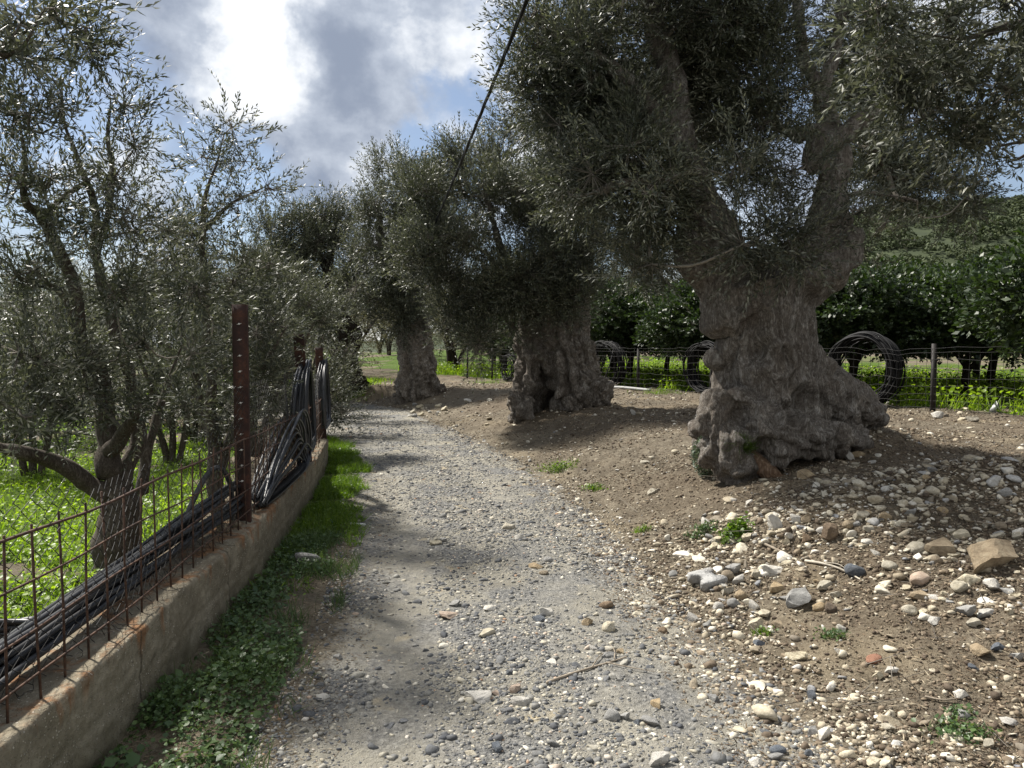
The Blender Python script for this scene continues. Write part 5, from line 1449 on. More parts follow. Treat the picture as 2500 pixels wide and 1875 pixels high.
NAMED = [
 (1242, 1284, 34, 22, 'c', 1, 'rounded cream stone in the middle of the track, right above a pale smaller one', GP),
 (1269, 1311, 26, 22, 'w', 0, 'small whitish stone just below the rounded cream stone in mid track', GP),
 (1062, 1325, 34, 18, 'c', 0, 'cream stone of a touching pair, left of the middle of the track', GP),
 (1082, 1318, 24, 20, 'g', 0, 'grey stone of a touching pair, left of the middle of the track', GP),
 (1338, 1367, 24, 18, 'g', 1, 'round grey stone right above two flat tan stones on the track', GP),
 (1311, 1384, 36, 16, 't', 0, 'flat tan stone leaning on another in the middle of the track', GP),
 (1326, 1399, 26, 15, 't', 1, 'brown rounded stone just below the flat leaning tan stone', GP),
 (1111, 1472, 34, 24, 'g', 0, 'blocky grey stone above the flat pinkish slab on the track', GP),
 (1096, 1505, 60, 18, 'p', 0, 'flat pinkish slab lying across the middle of the track', GP),
 (1197, 1486, 32, 22, 'w', 0, 'off white stone with grey side right of the flat pinkish slab', GP),
 (1334, 1493, 40, 26, 'w', 0, 'bright white angular stone amid dark gravel on the track', GP),
 (1316, 1514, 34, 16, 's', 0, 'flat blue grey stone in front of the bright white angular stone', GP),
 (1182, 1547, 52, 17, 'c', 0, 'long low cream stone on the left half of the track', GP),
 (1480, 1478, 38, 26, 'b', 1, 'brownish grey stone at the right side of the track', GP),
 (1486, 1534, 38, 27, 'c', 1, 'round pale stone at the right side of the track below a brownish one', GP),
 (1436, 1520, 28, 24, 't', 0, 'tan upright stone left of the round pale stone', GP),
 (1618, 1541, 23, 19, 'b', 1, 'small dark brown round stone on the track edge', GP),
 (1486, 1599, 38, 20, 'g', 0, 'grey stone beside the tip of the dry twig on the track', GP),
 (1514, 1593, 21, 18, 't', 0, 'small tan stone behind the tip of the dry twig', GP),
 (1447, 1582, 25, 18, 'w', 0, 'small white stone above the dry twig', GP),
 (1351, 1616, 32, 15, 'w', 0, 'white flat stone left of the dry twig', GP),
 (1244, 1643, 24, 20, 's', 0, 'dark blue stone on bare patch of the track', GP),
 (1163, 1703, 66, 28, 'w', 0, 'big white wedge shaped stone in the foreground of the track', GP),
 (1269, 1709, 56, 34, 'w', 0, 'big white blocky stone in the foreground of the track', GP),
 (1257, 1684, 34, 26, 'p', 0, 'pinkish stone touching the back of the big white blocky stone', GP),
 (1211, 1693, 27, 17, 'p', 0, 'small stone between the two big white foreground stones', GP),
 (1493, 1749, 46, 34, 'g', 1, 'large grey rounded stone at the left of a foreground group of three', GP),
 (1526, 1751, 30, 28, 'g', 0, 'middle stone of the foreground group of three', GP),
 (1595, 1766, 54, 24, 'g', 0, 'oblong pale grey stone at the right of a foreground group of three', GP),
 (1560, 1762, 26, 22, 's', 0, 'dark blue stone between the middle and the oblong foreground stones', GP),
 (1603, 1718, 32, 27, 't', 0, 'tilted tan stone above the oblong grey one', GP),
 (1213, 1827, 32, 26, 's', 0, 'dark slate stone near the bottom edge, mid track', GP),
 (1608, 1856, 52, 46, 'w', 0, 'pale pointed stone cut by the bottom edge of the picture', GP),
 (789, 1703, 38, 20, 'w', 0, 'white oval stone on the left wheel rut in the foreground', GP),
 (822, 1605, 26, 22, 'g', 0, 'grey and white stone on the left wheel rut', GP),
 (1147, 1837, 40, 20, 'c', 0, 'cream stone beside a sandy patch at the bottom of the track', GP),
 (755, 1367, 74, 42, 'g', 0, 'flat grey slab among the weeds at the foot of the wall', None),
 (735, 1345, 34, 20, 'g', 0, 'small grey stone behind the flat slab at the foot of the wall', None),
 (1892, 1278, 52, 44, 'w', 0, 'white pointed stone standing at the top left of the rubble heap', GB),
 (1945, 1263, 36, 30, 'w', 0, 'whitish stone with grey side at the top of the rubble heap', GB),
 (2028, 1305, 56, 50, 'b', 0, 'brown pyramid shaped stone in the middle of the rubble heap', GB),
 (1969, 1311, 32, 24, 'b', 0, 'dark edged stone left of the brown pyramid stone', GB),
 (2105, 1258, 48, 28, 'c', 0, 'flat cream stone at the top of the rubble heap', GB),
 (1975, 1268, 34, 22, 't', 0, 'tan flat stone right of the whitish one at the heap top', GB),
 (2345, 1305, 46, 24, 'c', 0, 'flat cream stone just above the biggest boulder', GB),
 (2241, 1338, 46, 30, 'c', 1, 'smooth rounded cream stone left of the yellowish wedge', GB),
 (2299, 1342, 70, 44, 't', 0, 'yellowish wedge shaped stone against the biggest boulder', GB),
 (2287, 1367, 34, 26, 't', 1, 'knobbly round tan stone below the yellowish wedge', GB),
 (2090, 1394, 50, 34, 's', 1, 'dark smooth stone at the end of the pale stick', GB),
 (2174, 1384, 42, 24, 'c', 1, 'smooth pale egg shaped stone right of the dark smooth stone', GB),
 (2249, 1411, 52, 34, 'p', 1, 'pinkish rounded stone in the lower right of the heap', GB),
 (2362, 1412, 64, 54, 'c', 0, 'tall cream pointed stone below the biggest boulder', GB),
 (2345, 1434, 42, 32, 'c', 1, 'lumpy cream stone leaning on the tall pointed one', GB),
 (2426, 1424, 56, 36, 'w', 0, 'pale angular stone right of the tall pointed one', GB),
 (2460, 1445, 34, 18, 'g', 0, 'flat grey stone behind the pale angular one', GB),
 (1790, 1388, 46, 42, 'g', 0, 'grey white stone leaning behind the notched concrete block', GB),
 (1807, 1413, 36, 28, 'w', 0, 'white edged stone right of the notched concrete block', GB),
 (1775, 1405, 34, 30, 't', 1, 'brown stone touching the notched concrete block', GB),
 (1888, 1394, 56, 38, 'w', 0, 'triangular white speckled stone in the lower heap', GB),
 (1919, 1372, 32, 20, 'c', 0, 'cream stone above the triangular white stone', GB),
 (1842, 1401, 30, 24, 'c', 0, 'cream leaning stone left of the triangular white stone', GB),
 (1948, 1459, 66, 62, 'g', 0, 'big oblong grey boulder lying tilted at the front of the heap', GB),
 (1998, 1484, 36, 27, 't', 1, 'round tan stone at the right end of the tilted oblong boulder', GB),
 (2030, 1484, 28, 30, 'b', 1, 'brown clod next to the round tan stone', GB),
 (2009, 1432, 50, 22, 'c', 0, 'flat cream stone above the tilted oblong boulder', GB),
 (2047, 1451, 38, 18, 'c', 0, 'low cream stone right of the tilted oblong boulder', GB),
 (1896, 1436, 36, 30, 't', 0, 'tan stone above the left end of the tilted boulder', GB),
 (1811, 1453, 34, 26, 't', 1, 'round tan stone below the notched concrete block', GB),
 (1792, 1474, 32, 24, 'g', 1, 'round dark grey stone in the lower left of the heap', GB),
 (1754, 1478, 28, 24, 'w', 1, 'round whitish stone in the lower left of the heap', GB),
 (1777, 1442, 34, 28, 'c', 0, 'cream stone right under the notched concrete block', GB),
 (1842, 1480, 36, 26, 'w', 0, 'jagged white stone left of the tilted oblong boulder', GB),
 (1863, 1501, 46, 15, 'c', 0, 'long flat cream stone at the front of the heap', GB),
 (1853, 1526, 48, 42, 'c', 0, 'tall cream stone with grass at its foot below the heap', GB),
 (1898, 1526, 27, 22, 't', 0, 'squarish yellow stone right of the tall cream stone', GB),
 (1694, 1509, 40, 27, 'w', 0, 'whitish stone at the lower left corner of the heap', GB),
 (1736, 1515, 28, 16, 'c', 0, 'pale flat stone at the lower left of the heap', GB),
 (1853, 1568, 30, 22, 's', 0, 'bluish dark wedge stone below the heap', GF),
 (1948, 1603, 56, 32, 'c', 0, 'flat cream angular stone alone on the earth', GF),
 (2136, 1611, 40, 16, 'r', 1, 'small smooth brick red pebble on the earth', GF),
 (2178, 1637, 30, 24, 'w', 0, 'white jagged stone right below the brick red pebble', GF),
 (2149, 1649, 36, 22, 'c', 0, 'cream stone left of the white jagged one below the red pebble', GF),
 (2222, 1492, 40, 28, 'c', 1, 'cream stone half sunk in the earth, right of middle', GF),
 (2362, 1492, 54, 40, 'g', 0, 'large grey stone on the earth below the biggest boulder', GF),
 (2406, 1501, 38, 28, 'w', 0, 'white angular stone right of the large grey stone', GF),
 (2284, 1513, 38, 14, 'w', 0, 'thin white flat stone left of the large grey stone', GF),
 (2247, 1459, 48, 28, 't', 0, 'flat tan slab tilted on the earth below the heap', GF),
 (2286, 1463, 46, 16, 'w', 0, 'thin pale slab next to the flat tan slab', GF),
 (2375, 1524, 40, 18, 'c', 0, 'low cream stone just below the large grey stone', GF),
 (2399, 1599, 48, 32, 't', 0, 'tan grey stone casting a shadow near the right edge', GF),
 (2437, 1580, 42, 26, 's', 0, 'blue grey stone right of the tan grey one', GF),
 (2485, 1602, 34, 28, 'g', 0, 'grey stone cut by the right edge of the picture', GF),
 (2383, 1637, 36, 12, 's', 0, 'thin dark flat stone near the right edge', GF),
 (2349, 1701, 36, 28, 'w', 0, 'whitish pitted stone in the lower right', GF),
 (2353, 1743, 38, 24, 'g', 1, 'grey rounded stone with weeds beside it in the lower right', GF),
 (2163, 1774, 46, 28, 'c', 0, 'cream stone lying tilted near the bottom right', GF),
 (2011, 1791, 36, 36, 'w', 0, 'pale upright stone of a leaning pair near the bottom', GF),
 (1984, 1787, 26, 34, 'g', 0, 'grey stone of a leaning pair near the bottom', GF),
 (1740, 1701, 34, 22, 'g', 0, 'grey stone where gravel meets earth', GF),
 (1900, 1831, 42, 25, 's', 1, 'blue grey rounded stone near the bottom edge', GF),
 (1896, 1852, 42, 22, 'g', 0, 'flat grey stone below the blue grey rounded one', GF),
 (1848, 1862, 42, 26, 'w', 0, 'white stone at the bottom edge left of the flat grey one', GF),
 (1976, 1843, 24, 22, 's', 1, 'round slate pebble at the bottom edge', GF),
 (1984, 1701, 28, 26, 's', 0, 'dark cubic stone in the middle of the foreground earth', GF),
 (2030, 1680, 28, 24, 'w', 1, 'white pitted stone in the middle of the foreground earth', GF),
 (2418, 1820, 34, 30, 'c', 0, 'cream stone in the bottom right corner', GF),
 (2049, 1593, 28, 16, 'w', 0, 'small white stone left of the brick red pebble', GF),
 (2055, 1536, 32, 24, 'w', 0, 'white stone with weeds on both sides', GF),
 (2130, 1868, 52, 22, 'c', 0, 'cream stone cut by the bottom edge, right', GF),
 (2470, 1766, 50, 22, 'w', 0, 'white flat stone at the right edge near the bottom', GF),
 (2072, 1113, 34, 27, 'w', 0, 'white pyramid shaped stone right of the big olive roots', GR),
 (1941, 1112, 42, 20, 'c', 0, 'flat cream stone tucked under the big olive root', GR),
 (1885, 1103, 16, 18, 'c', 0, 'small pale stone in the hollow under the big olive root', GR),
 (1972, 1159, 42, 30, 't', 0, 'tan triangular stone in front of the big olive roots', GR),
 (1872, 1183, 18, 16, 'c', 0, 'small cream stone at the tip of the left root', GR),
 (2099, 1109, 36, 18, 't', 0, 'tan stone right of the white pyramid stone', GR),
 (2128, 1128, 22, 12, 'w', 0, 'little white stone lying apart right of the big olive roots', GR),
 (2092, 1134, 24, 16, 'c', 0, 'cream stone below the white pyramid stone', GR),
 (2069, 1090, 28, 22, 'g', 1, 'grey round stone at the right tip of the big roots', GR),
 (2109, 1059, 24, 16, 'g', 0, 'grey stone behind the right end of the big roots', GR),
 (2010, 1150, 22, 16, 'c', 0, 'small cream stone right of the tan triangular stone', GR),
 (2294, 1011, 36, 24, 'w', 0, 'large whitish stone at the foot of the thick fence post', 'stones along the foot of the right fence'),
 (2375, 1023, 34, 20, 'c', 0, 'cream stone at the fence foot right of the thick post', 'stones along the foot of the right fence'),
 (2350, 1021, 24, 14, 'c', 0, 'smaller cream stone between the two big fence foot stones', 'stones along the foot of the right fence'),
 (2277, 1150, 24, 14, 'g', 0, 'grey stone alone on the shaded earth right of the olive', GF),
 (2265, 1169, 22, 13, 't', 0, 'tan stone just below the grey one on the shaded earth', GF),
 (2452, 1202, 36, 30, 'g', 0, 'greyish stone on the earth at the right edge above the heap', GB),
 (1793, 1221, 22, 14, 'w', 0, 'white stone in front of the tree, left of a pair', GB),
 (1829, 1225, 20, 15, 'w', 0, 'white stone in front of the tree, right of a pair', GB),
 (1143, 978, 24, 16, 'w', 0, 'pale stone on the bank between the fluted and the split olive', 'stones on the shaded bank'),
 (1546, 1006, 18, 18, 'w', 0, 'bright stone on the shaded bank between split trunk and largest trunk', 'stones on the shaded bank'),
 (1573, 1125, 36, 12, 'c', 0, 'flat pale stone on the bank left of the largest olive', 'stones on the shaded bank'),
 (1589, 1202, 34, 17, 'c', 0, 'cream stone on the bank left below the largest olive', 'stones on the shaded bank'),
]
def build_rocks():
    for k, (u, v, w, h, c, rd, lab, grp) in enumerate(NAMED):
        put_rock(u, v, w, h, c, rd, lab, grp, k)
    o = put_rock(2420, 1351, 146, 92, 'c', 0, 'biggest boulder, cream with shaded brown front, in the rubble heap', GB, 2, 'boulder', .7)
    me = rock_mesh(977, 'tan_stone', 4, 14, .08); o.data = me
    o.rotation_euler = (.1, .12, .15)
    # nameless repeats: same look, told apart by nothing but their patch
    rng = np.random.default_rng(12)
    def scatter(n, ubox, vbox, w0, w1, cols, label, group, seed):
        for i in range(n):
            u, v = rng.uniform(*ubox), rng.uniform(*vbox)
            w = w0 + (w1 - w0) * rng.random() ** 1.8
            put_rock(u, v, w, w * rng.uniform(.5, .85), cols[int(rng.integers(len(cols)))], int(rng.random() < .1), label, group, int(rng.integers(4000)))
    scatter(85, (1690, 2490), (1240, 1330), 14, 34, 'ccwtgc', 'small stone among the loose rubble along the upper part of the heap', GB, 1)
    scatter(60, (1640, 2490), (1330, 1500), 14, 30, 'ccwtgc', 'small stone among the loose rubble along the lower part of the heap', GB, 2)
    scatter(20, (1000, 1110), (985, 1015), 10, 22, 'wcg', 'pale stone in the low heap at the foot of the fluted olive trunk', 'stones on the shaded bank', 3)
build_rocks()

def build_block():
    p = G(1731, 1432); d = p[1]
    m = MB()
    a = px(36, d)
    # an I shaped paving block: outline with a notch in each long side
    out = np.array([[-1, -.95], [1, -.95], [1, -.5], [.55, -.3], [.55, .3], [1, .5], [1, .95], [-1, .95], [-1, .5], [-.55, .3], [-.55, -.3], [-1, -.5]]) * np.array([a, a * .95])
    n = len(out); h = .062
    bev = out * .965
    rings = [np.c_[out, np.full(n, 0)], np.c_[out, np.full(n, h - .006)], np.c_[bev, np.full(n, h)]]
    V = np.vstack(rings)
    F = []
    for r in range(2):
        for k in range(n): F.append([r * n + k, r * n + (k + 1) % n, (r + 1) * n + (k + 1) % n, (r + 1) * n + k])
    c_, s_ = math.cos(.45), math.sin(.45)
    Rz = np.array([[c_, -s_, 0], [s_, c_, 0], [0, 0, 1]]); t = .16
    Rx = np.array([[1, 0, 0], [0, math.cos(t), -math.sin(t)], [0, math.sin(t), math.cos(t)]])
    m.add(V @ (Rx @ Rz).T + p + np.array([0, .05, .0]), [np.array(F), np.array([[2 * n + k for k in range(n)]]), np.array([[n - 1 - k for k in range(n)]])])
    tag(m.build('paving_block', MATS['paver_concrete'], loc=tuple(p)), 'notched grey concrete paving block lying among the rubble', 'paving block')
build_block()

def ico(sub):
    bm = bmesh.new(); bmesh.ops.create_icosphere(bm, subdivisions=sub, radius=1.0)
    V = np.array([v.co[:] for v in bm.verts]); F = np.array([[v.index for v in f.verts] for f in bm.faces]); bm.free()
    return V, F
def pebbles(P, size, flat, mat, name, label, seed, sub=1):
    rng = np.random.default_rng(seed); n = len(P)
    TV, TF = ico(sub)
    V = TV[None] * (1 + rng.uniform(-.38, .22, (n, len(TV), 1)))
    if sub > 1:
        V = np.repeat(TV[None], n, 0)
        for k in range(6):
            nn = norm(rng.normal(size=(n, 3))); c = rng.uniform(.22, .7, n)
            d = np.einsum('nvk,nk->nv', V, nn) - c[:, None]
            V = V - np.maximum(d, 0)[:, :, None] * nn[:, None, :]
        V = V * (1 + rng.uniform(-.05, .04, (n, len(TV), 1))) * 1.35
    S = np.stack([size, size * rng.uniform(.55, 1, n), size * rng.uniform(flat * .6, flat * 1.2, n)], -1)
    az = rng.uniform(0, 6.28, n)
    D = norm(np.stack([rng.normal(0, .22, n), rng.normal(0, .22, n), np.ones(n)], -1))
    R = frames(D, az)
    Q = P.copy(); Q[:, 2] += S[:, 2] * .14
    m = MB(); m.inst(V, [TF], Q, R, S)
    o = m.build(name, MATS[mat]); tag(o, label, kind='stuff')
    return o
def sample(n, ymin, ymax, xl, xr, rng, power=1.0):
    """points denser near the viewer"""
    y = ymin * (ymax / ymin) ** (rng.random(n) ** power)
    L, R = xl(y), xr(y)
    x = L + (R - L) * rng.random(n)
    return x, y
def build_stuff():
    rng = np.random.default_rng(99)
    fr = lambda y: y * .86 + 1.5                                                 # a little wider than the view
    # gravel of the track
    x, y = sample(165000, 2.0, 21, lambda y: np.maximum(path_l(y) - .12, wall_x(y) + .2), lambda y: path_r(y) + .25, rng)
    t = (x - path_l(y)) / (path_r(y) - path_l(y))
    P = np.stack([x, y, 0 * x], -1)
    dens = .60 + .9 * fbm(P * 1.3, 3, 51) + .18 * np.cos((t - .55) * 6) - .7 * np.exp(-((t - .22) / .10) ** 2) * sstep(-y, -9, -5) - .22 * np.exp(-((t - .74) / .07) ** 2) * (y < 12)
    k = rng.random(len(x)) < np.clip(dens, .06, 1)
    x, y = x[k], y[k]
    z = height(x, y) + .003
    size = np.exp(rng.normal(math.log(.0048), .55, len(x))) * (1 + .05 * y)
    size = np.clip(size, .003, .045)
    pebbles(np.stack([x, y, z], -1), size, .55, 'path_gravel', 'gravel', 'grey and cream crushed gravel covering the track', 5)
    x, y = sample(1900, 2.2, 19, lambda y: path_l(y), lambda y: path_r(y) + .4, rng)
    size = np.clip(np.exp(rng.normal(math.log(.0115), .45, len(x))), .007, .04)
    pebbles(np.stack([x, y, height(x, y)], -1), size, .6, 'path_gravel', 'pebbles', 'larger loose pebbles on the track', 6, 2)
    # rubble and small stones of the bank
    def bank(n, pw, size0, sg, dfun, seed, mat, name, lab, flat=.6, cap=.05, sub=1):
        x, y = sample(n, 2.0, 24, lambda y: path_r(y) - .1, lambda y: np.minimum(fr(y), 14), rng, pw)
        k = rng.random(len(x)) < np.clip(dfun(x, y), 0, 1)
        x, y = x[k], y[k]
        s = np.clip(np.exp(rng.normal(math.log(size0), sg, len(x))) * (1 + .055 * np.maximum(y - 3, 0)), .003, cap)
        pebbles(np.stack([x, y, height(x, y) + .002], -1), s, flat, mat, name, lab, seed, sub)
    heap = lambda x, y: np.exp(-(((y - 5.2 + .12 * (x - 2)) / .55) ** 2)) * sstep(x, .9, 2.0) * sstep(-x, -7.5, -4.5)
    nz = lambda x, y: .5 + fbm(np.stack([x, y, 0 * x], -1) * 1.1, 3, 61)
    edge = lambda x, y: np.exp(-(((x - path_r(y) - .25) / .35) ** 2))
    bank(80000, .95, .0078, .5, lambda x, y: .33 * nz(x, y) + .55 * heap(x, y) + .35 * edge(x, y), 7, 'bank_rubble', 'rubble', 'small pale stones scattered over the earth bank')
    bank(33000, 1.05, .0145, .52, lambda x, y: .08 * nz(x, y) + .95 * heap(x, y) + .03, 8, 'bank_rubble', 'pebbles', 'fist sized and smaller pale stones strewn over the earth bank', .6, .055, 2)
    bank(125000, .9, .0066, .5, lambda x, y: .55 * nz(x, y) + .5 * heap(x, y) + .2, 9, 'soil_clods', 'dirt', 'dark crumbs and clods of soil on the bank', .7, .04)
    # dry leaves, straw and twigs on the bank
    x, y = sample(140000, 2.0, 16, lambda y: path_r(y) - .2, fr, rng)
    k = rng.random(len(x)) < np.clip(.25 + .6 * nz(x, y) + .5 * heap(x, y) - .5 * edge(x, y), .05, 1)
    x, y = x[k], y[k]; n = len(x)
    D = norm(np.stack([rng.normal(size=n), rng.normal(size=n), rng.normal(0, .28, n)], -1))
    R = frames(D, rng.uniform(0, 6.28, n))
    tv = np.array([[0, 0, -.5], [.5, .1, 0], [0, 0, .5], [-.5, .1, 0]])
    S = np.stack([rng.uniform(.0015, .006, n), rng.uniform(.0015, .006, n), rng.uniform(.010, .045, n)], -1) * (1 + .05 * y)[:, None]
    m = MB(); m.inst(tv, [np.array([[0, 1, 2, 3]])], np.stack([x, y, height(x, y) + .008], -1), R, S)
    tag(m.build('debris', MATS['dry_litter']), 'dry leaves and straw littering the earth bank', kind='stuff')
    n = 2600
    x, y = sample(n, 2.2, 11, lambda y: path_r(y) + .2, fr, rng)
    k = rng.random(n) < np.clip(.12 + .9 * heap(x, y), 0, 1); x, y = x[k], y[k]; n = len(x)
    A = np.stack([x, y, height(x, y) + .008], -1); D = norm(np.stack([rng.normal(size=n), rng.normal(size=n), rng.normal(0.05, .2, n)], -1))
    m = MB(); m.prisms(A, A + D * rng.uniform(.06, .3, n)[:, None], .0022, .0012)
    tag(m.build('debris', MATS['olive_twig']), 'thin dry twigs tangled over the rubble heap', kind='stuff')
    n = 9000
    y = 2.0 + 7 * rng.random(n) ** 1.4; x = wall_x(y) + .03 + .85 * rng.random(n)
    D = norm(np.stack([rng.normal(size=n), rng.normal(size=n), rng.normal(0, .2, n)], -1))
    m = MB(); m.inst(tv, [np.array([[0, 1, 2, 3]])], np.stack([x, y, height(x, y) + .006], -1), frames(D, rng.uniform(0, 6.28, n)), np.stack([rng.uniform(.0015, .005, n), rng.uniform(.0015, .005, n), rng.uniform(.012, .05, n)], -1))
    tag(m.build('debris', MATS['dry_litter']), 'dry stalks and dead leaves among the weeds under the wall', kind='stuff')
    # litter behind the wall
    n = 5000
    y = rng.uniform(1.8, 7, n); x = wall_x(y) - .32 - np.abs(rng.normal(0, .3, n))
    D = norm(np.stack([rng.normal(size=n), rng.normal(size=n), rng.normal(0.1, .25, n)], -1)); A = np.stack([x, y, height(x, y) + .006], -1)
    m = MB(); m.prisms(A, A + D * rng.uniform(.03, .2, n)[:, None], .0020, .0010)
    tag(m.build('debris', MATS['olive_twig']), 'dry prunings lying behind the low wall', kind='stuff')

    # ---- grass and leaves
    blade = np.array([[-.5, 0, 0], [.5, 0, 0], [.32, .12, .55], [-.32, .12, .55], [0, .42, 1]])
    BF = [np.array([[0, 1, 2, 3]]), np.array([[3, 2, 4]])]
    def blades(x, y, h, w, mat, name, lab, lean=.35, kind='stuff', parent=None, loc=None, label_cat=None):
        n = len(x)
        D = norm(np.stack([rng.normal(0, lean, n), rng.normal(0, lean, n), np.ones(n)], -1))
        m = MB(); m.inst(blade, BF, np.stack([x, y, height(x, y) - .005], -1), frames(D, rng.uniform(0, 6.28, n)), np.stack([w, h, h], -1))
        return m
    leafv = np.array([[0, 0, 0], [.38, .3, .06], [.45, .62, .08], [0, 1, -.05], [-.45, .62, .08], [-.38, .3, .06]])
    LF = [np.array([[0, 1, 2, 3]]), np.array([[0, 3, 4, 5]])]
    def leaves(m, x, y, z, s, tilt=.45):
        n = len(x)
        Nn = norm(np.stack([rng.normal(0, tilt, n), rng.normal(0, tilt, n), np.ones(n)], -1))
        m.inst(leafv, LF, np.stack([x, y, z], -1), frames(Nn, rng.uniform(0, 6.28, n)), s)
    # meadow behind the wall
    n = 52000
    x, y = sample(n, 2.6, 21, lambda y: -y * .8 - .6, lambda y: wall_x(y) - .55, rng)
    g = green_mask(x, y); k = rng.random(n) < g; x, y = x[k], y[k]
    m = blades(x[::2], y[::2], rng.uniform(.06, .16, len(x[::2])), rng.uniform(.005, .011, len(x[::2])), 'meadow_leaf', 'grass', '')
    leaves(m, x[1::2], y[1::2], height(x[1::2], y[1::2]) + rng.uniform(.01, .12, len(x[1::2])), rng.uniform(.02, .045, len(x[1::2])))
    tag(m.build('grass', MATS['meadow_leaf']), 'bright sunlit meadow grass and clover behind the low wall', kind='stuff')
    # orchard floor behind the right fence
    n = 70000
    s = rng.uniform(-5, 24, n); off = .25 + 16 * rng.random(n) ** 1.5
    x = F0[0] + FD[0] * s + FN[0] * off; y = F0[1] + FD[1] * s + FN[1] * off
    k = rng.random(n) < green_mask(x, y); x, y = x[k], y[k]
    m = blades(x[::2], y[::2], rng.uniform(.12, .48, len(x[::2])), rng.uniform(.012, .024, len(x[::2])), '', '', '')
    leaves(m, x[1::2], y[1::2], height(x[1::2], y[1::2]) + rng.uniform(.02, .42, len(x[1::2])), rng.uniform(.05, .09, len(x[1::2])), .6)
    tag(m.build('grass', MATS['meadow_leaf']), 'bright green weeds and grass under the citrus trees', kind='stuff')
    # verge along the wall and at the bend
    n = 26000
    y = rng.uniform(4.3, 12.5, n); x = wall_x(y) + .02 + .60 * rng.random(n) ** 1.2
    c = fbm(np.stack([x, y, 0 * x], -1) * 2.6, 3, 83)
    k = (rng.random(n) < np.clip((y - 4.2) / 3.0, .1, 1)) & (c > -.25 + .9 * sstep(x - wall_x(y), .25, .75)); x, y, c = x[k], y[k], c[k]
    m = blades(x, y, rng.uniform(.03, .11, len(x)) * (1 + .8 * c), rng.uniform(.004, .009, len(x)), '', '', '', .5)
    q = rng.random(len(x)) < .25
    leaves(m, x[q], y[q], height(x[q], y[q]) + rng.uniform(.0, .06, q.sum()), rng.uniform(.015, .035, q.sum()))
    tag(m.build('grass', MATS['grass_blade']), 'green grass verge at the foot of the low wall', kind='stuff')
    n = 15000
    y = rng.uniform(18.5, 26, n); x = rng.uniform(-12, -3.0, n)
    k = rng.random(n) < green_mask(x, y); x, y = x[k], y[k]
    m = blades(x, y, rng.uniform(.08, .2, len(x)), rng.uniform(.014, .03, len(x)), '', '', '')
    tag(m.build('grass', MATS['meadow_leaf']), 'sunlit grass bank where the track bends away', kind='stuff')
    # broad leaved weeds under the wall in the foreground
    n = 17000
    y = 2.0 + 3.9 * rng.random(n); x = wall_x(y) + .02 + (.56 - .03 * (y - 2)) * rng.random(n) ** 1.1
    c = fbm(np.stack([x, y, 0 * x], -1) * 3.2, 3, 77); k = (c + rng.normal(0, .12, len(x)) > -.08 - .32 * sstep(-y, -4.2, -3.0) + .35 * sstep(x - wall_x(y), .35, .7)); x, y, c = x[k], y[k], c[k]
    m = MB(); leaves(m, x, y, height(x, y) + rng.uniform(.0, .075, len(x)) * (1 + c), np.exp(rng.normal(math.log(.0165), .42, len(x))), .55)
    yb = 2.0 + 4 * rng.random(14000); xb = wall_x(yb) + .03 + .62 * rng.random(14000) ** 1.2
    kk = fbm(np.stack([xb, yb, 0 * xb], -1) * 3.2, 2, 79) + rng.normal(0, .15, len(xb)) > .05
    mb2 = blades(xb[kk], yb[kk], rng.uniform(.05, .16, kk.sum()), rng.uniform(.003, .007, kk.sum()), '', '', '', .6)
    for v, f in ((mb2.V, mb2.F),):
        off = m.n
        for a in v: m.V.append(a); m.n += len(a)
        for f_ in mb2.F: m.F.append(f_ + off); m.M.append(0)
    tag(m.build('weeds', MATS['weed_leaf']), 'broad leaved weeds growing at the foot of the wall in the foreground', kind='stuff')
    # single plants
    def tuft(u, v, wpx, hpx, mat, label, n, leafy=.6, ls=(.015, .03), name='plant', grp=None):
        p = G(u, v); w = px(wpx, p[1]) / 2; h = px(hpx, p[1])
        m = MB()
        x = p[0] + rng.normal(0, .5, n) * w; y = p[1] + rng.normal(0, .5, n) * w * .7
        nb = int(n * (1 - leafy))
        if nb:
            mm = blades(x[:nb], y[:nb], rng.uniform(.4, 1.1, nb) * h, rng.uniform(.003, .007, nb), '', '', '', .5)
            for a in mm.V: m.V.append(a); m.n += len(a)
            for f_ in mm.F: m.F.append(f_); m.M.append(0)
        leaves(m, x[nb:], y[nb:], height(x[nb:], y[nb:]) + h * rng.random(n - nb) * .8, rng.uniform(*ls, n - nb), .7)
        return tag(m.build(name, MATS[mat], loc=tuple(p)), label, 'plant', grp)
    g = 'small weeds on the bank'
    tuft(1362, 1146, 90, 26, 'grass_blade', 'low green weed patch in mid bank left of the largest olive', 420, .5, (.012, .028), 'weed', g)
    tuft(1447, 1196, 56, 18, 'grass_blade', 'small green weed patch below the mid bank patch', 240, .5, (.012, .025), 'weed', g)
    tuft(1712, 1302, 70, 30, 'weed_leaf', 'ragged weed patch left of the leafy plant by the rubble', 320, .5, (.012, .028), 'weed', g)
    tuft(1795, 1316, 66, 46, 'grass_blade', 'leafy green plant at the left end of the rubble heap', 380, .95, (.02, .04), 'weed', g)
    tuft(1565, 1300, 44, 22, 'grass_blade', 'faint grass tuft left of the ragged weed patch', 120, .3, (.01, .02), 'weed', g)
    tuft(2030, 1560, 70, 26, 'weed_leaf', 'weeds around the white stone in the foreground earth', 180, .5, (.01, .022), 'weed', g)
    tuft(1860, 1550, 50, 18, 'grass_blade', 'grass at the foot of the tall cream stone', 130, .3, (.01, .02), 'weed', g)
    tuft(2340, 1800, 150, 34, 'weed_leaf', 'yellowish low weeds in the bottom right foreground', 330, .6, (.012, .026), 'weed', g)
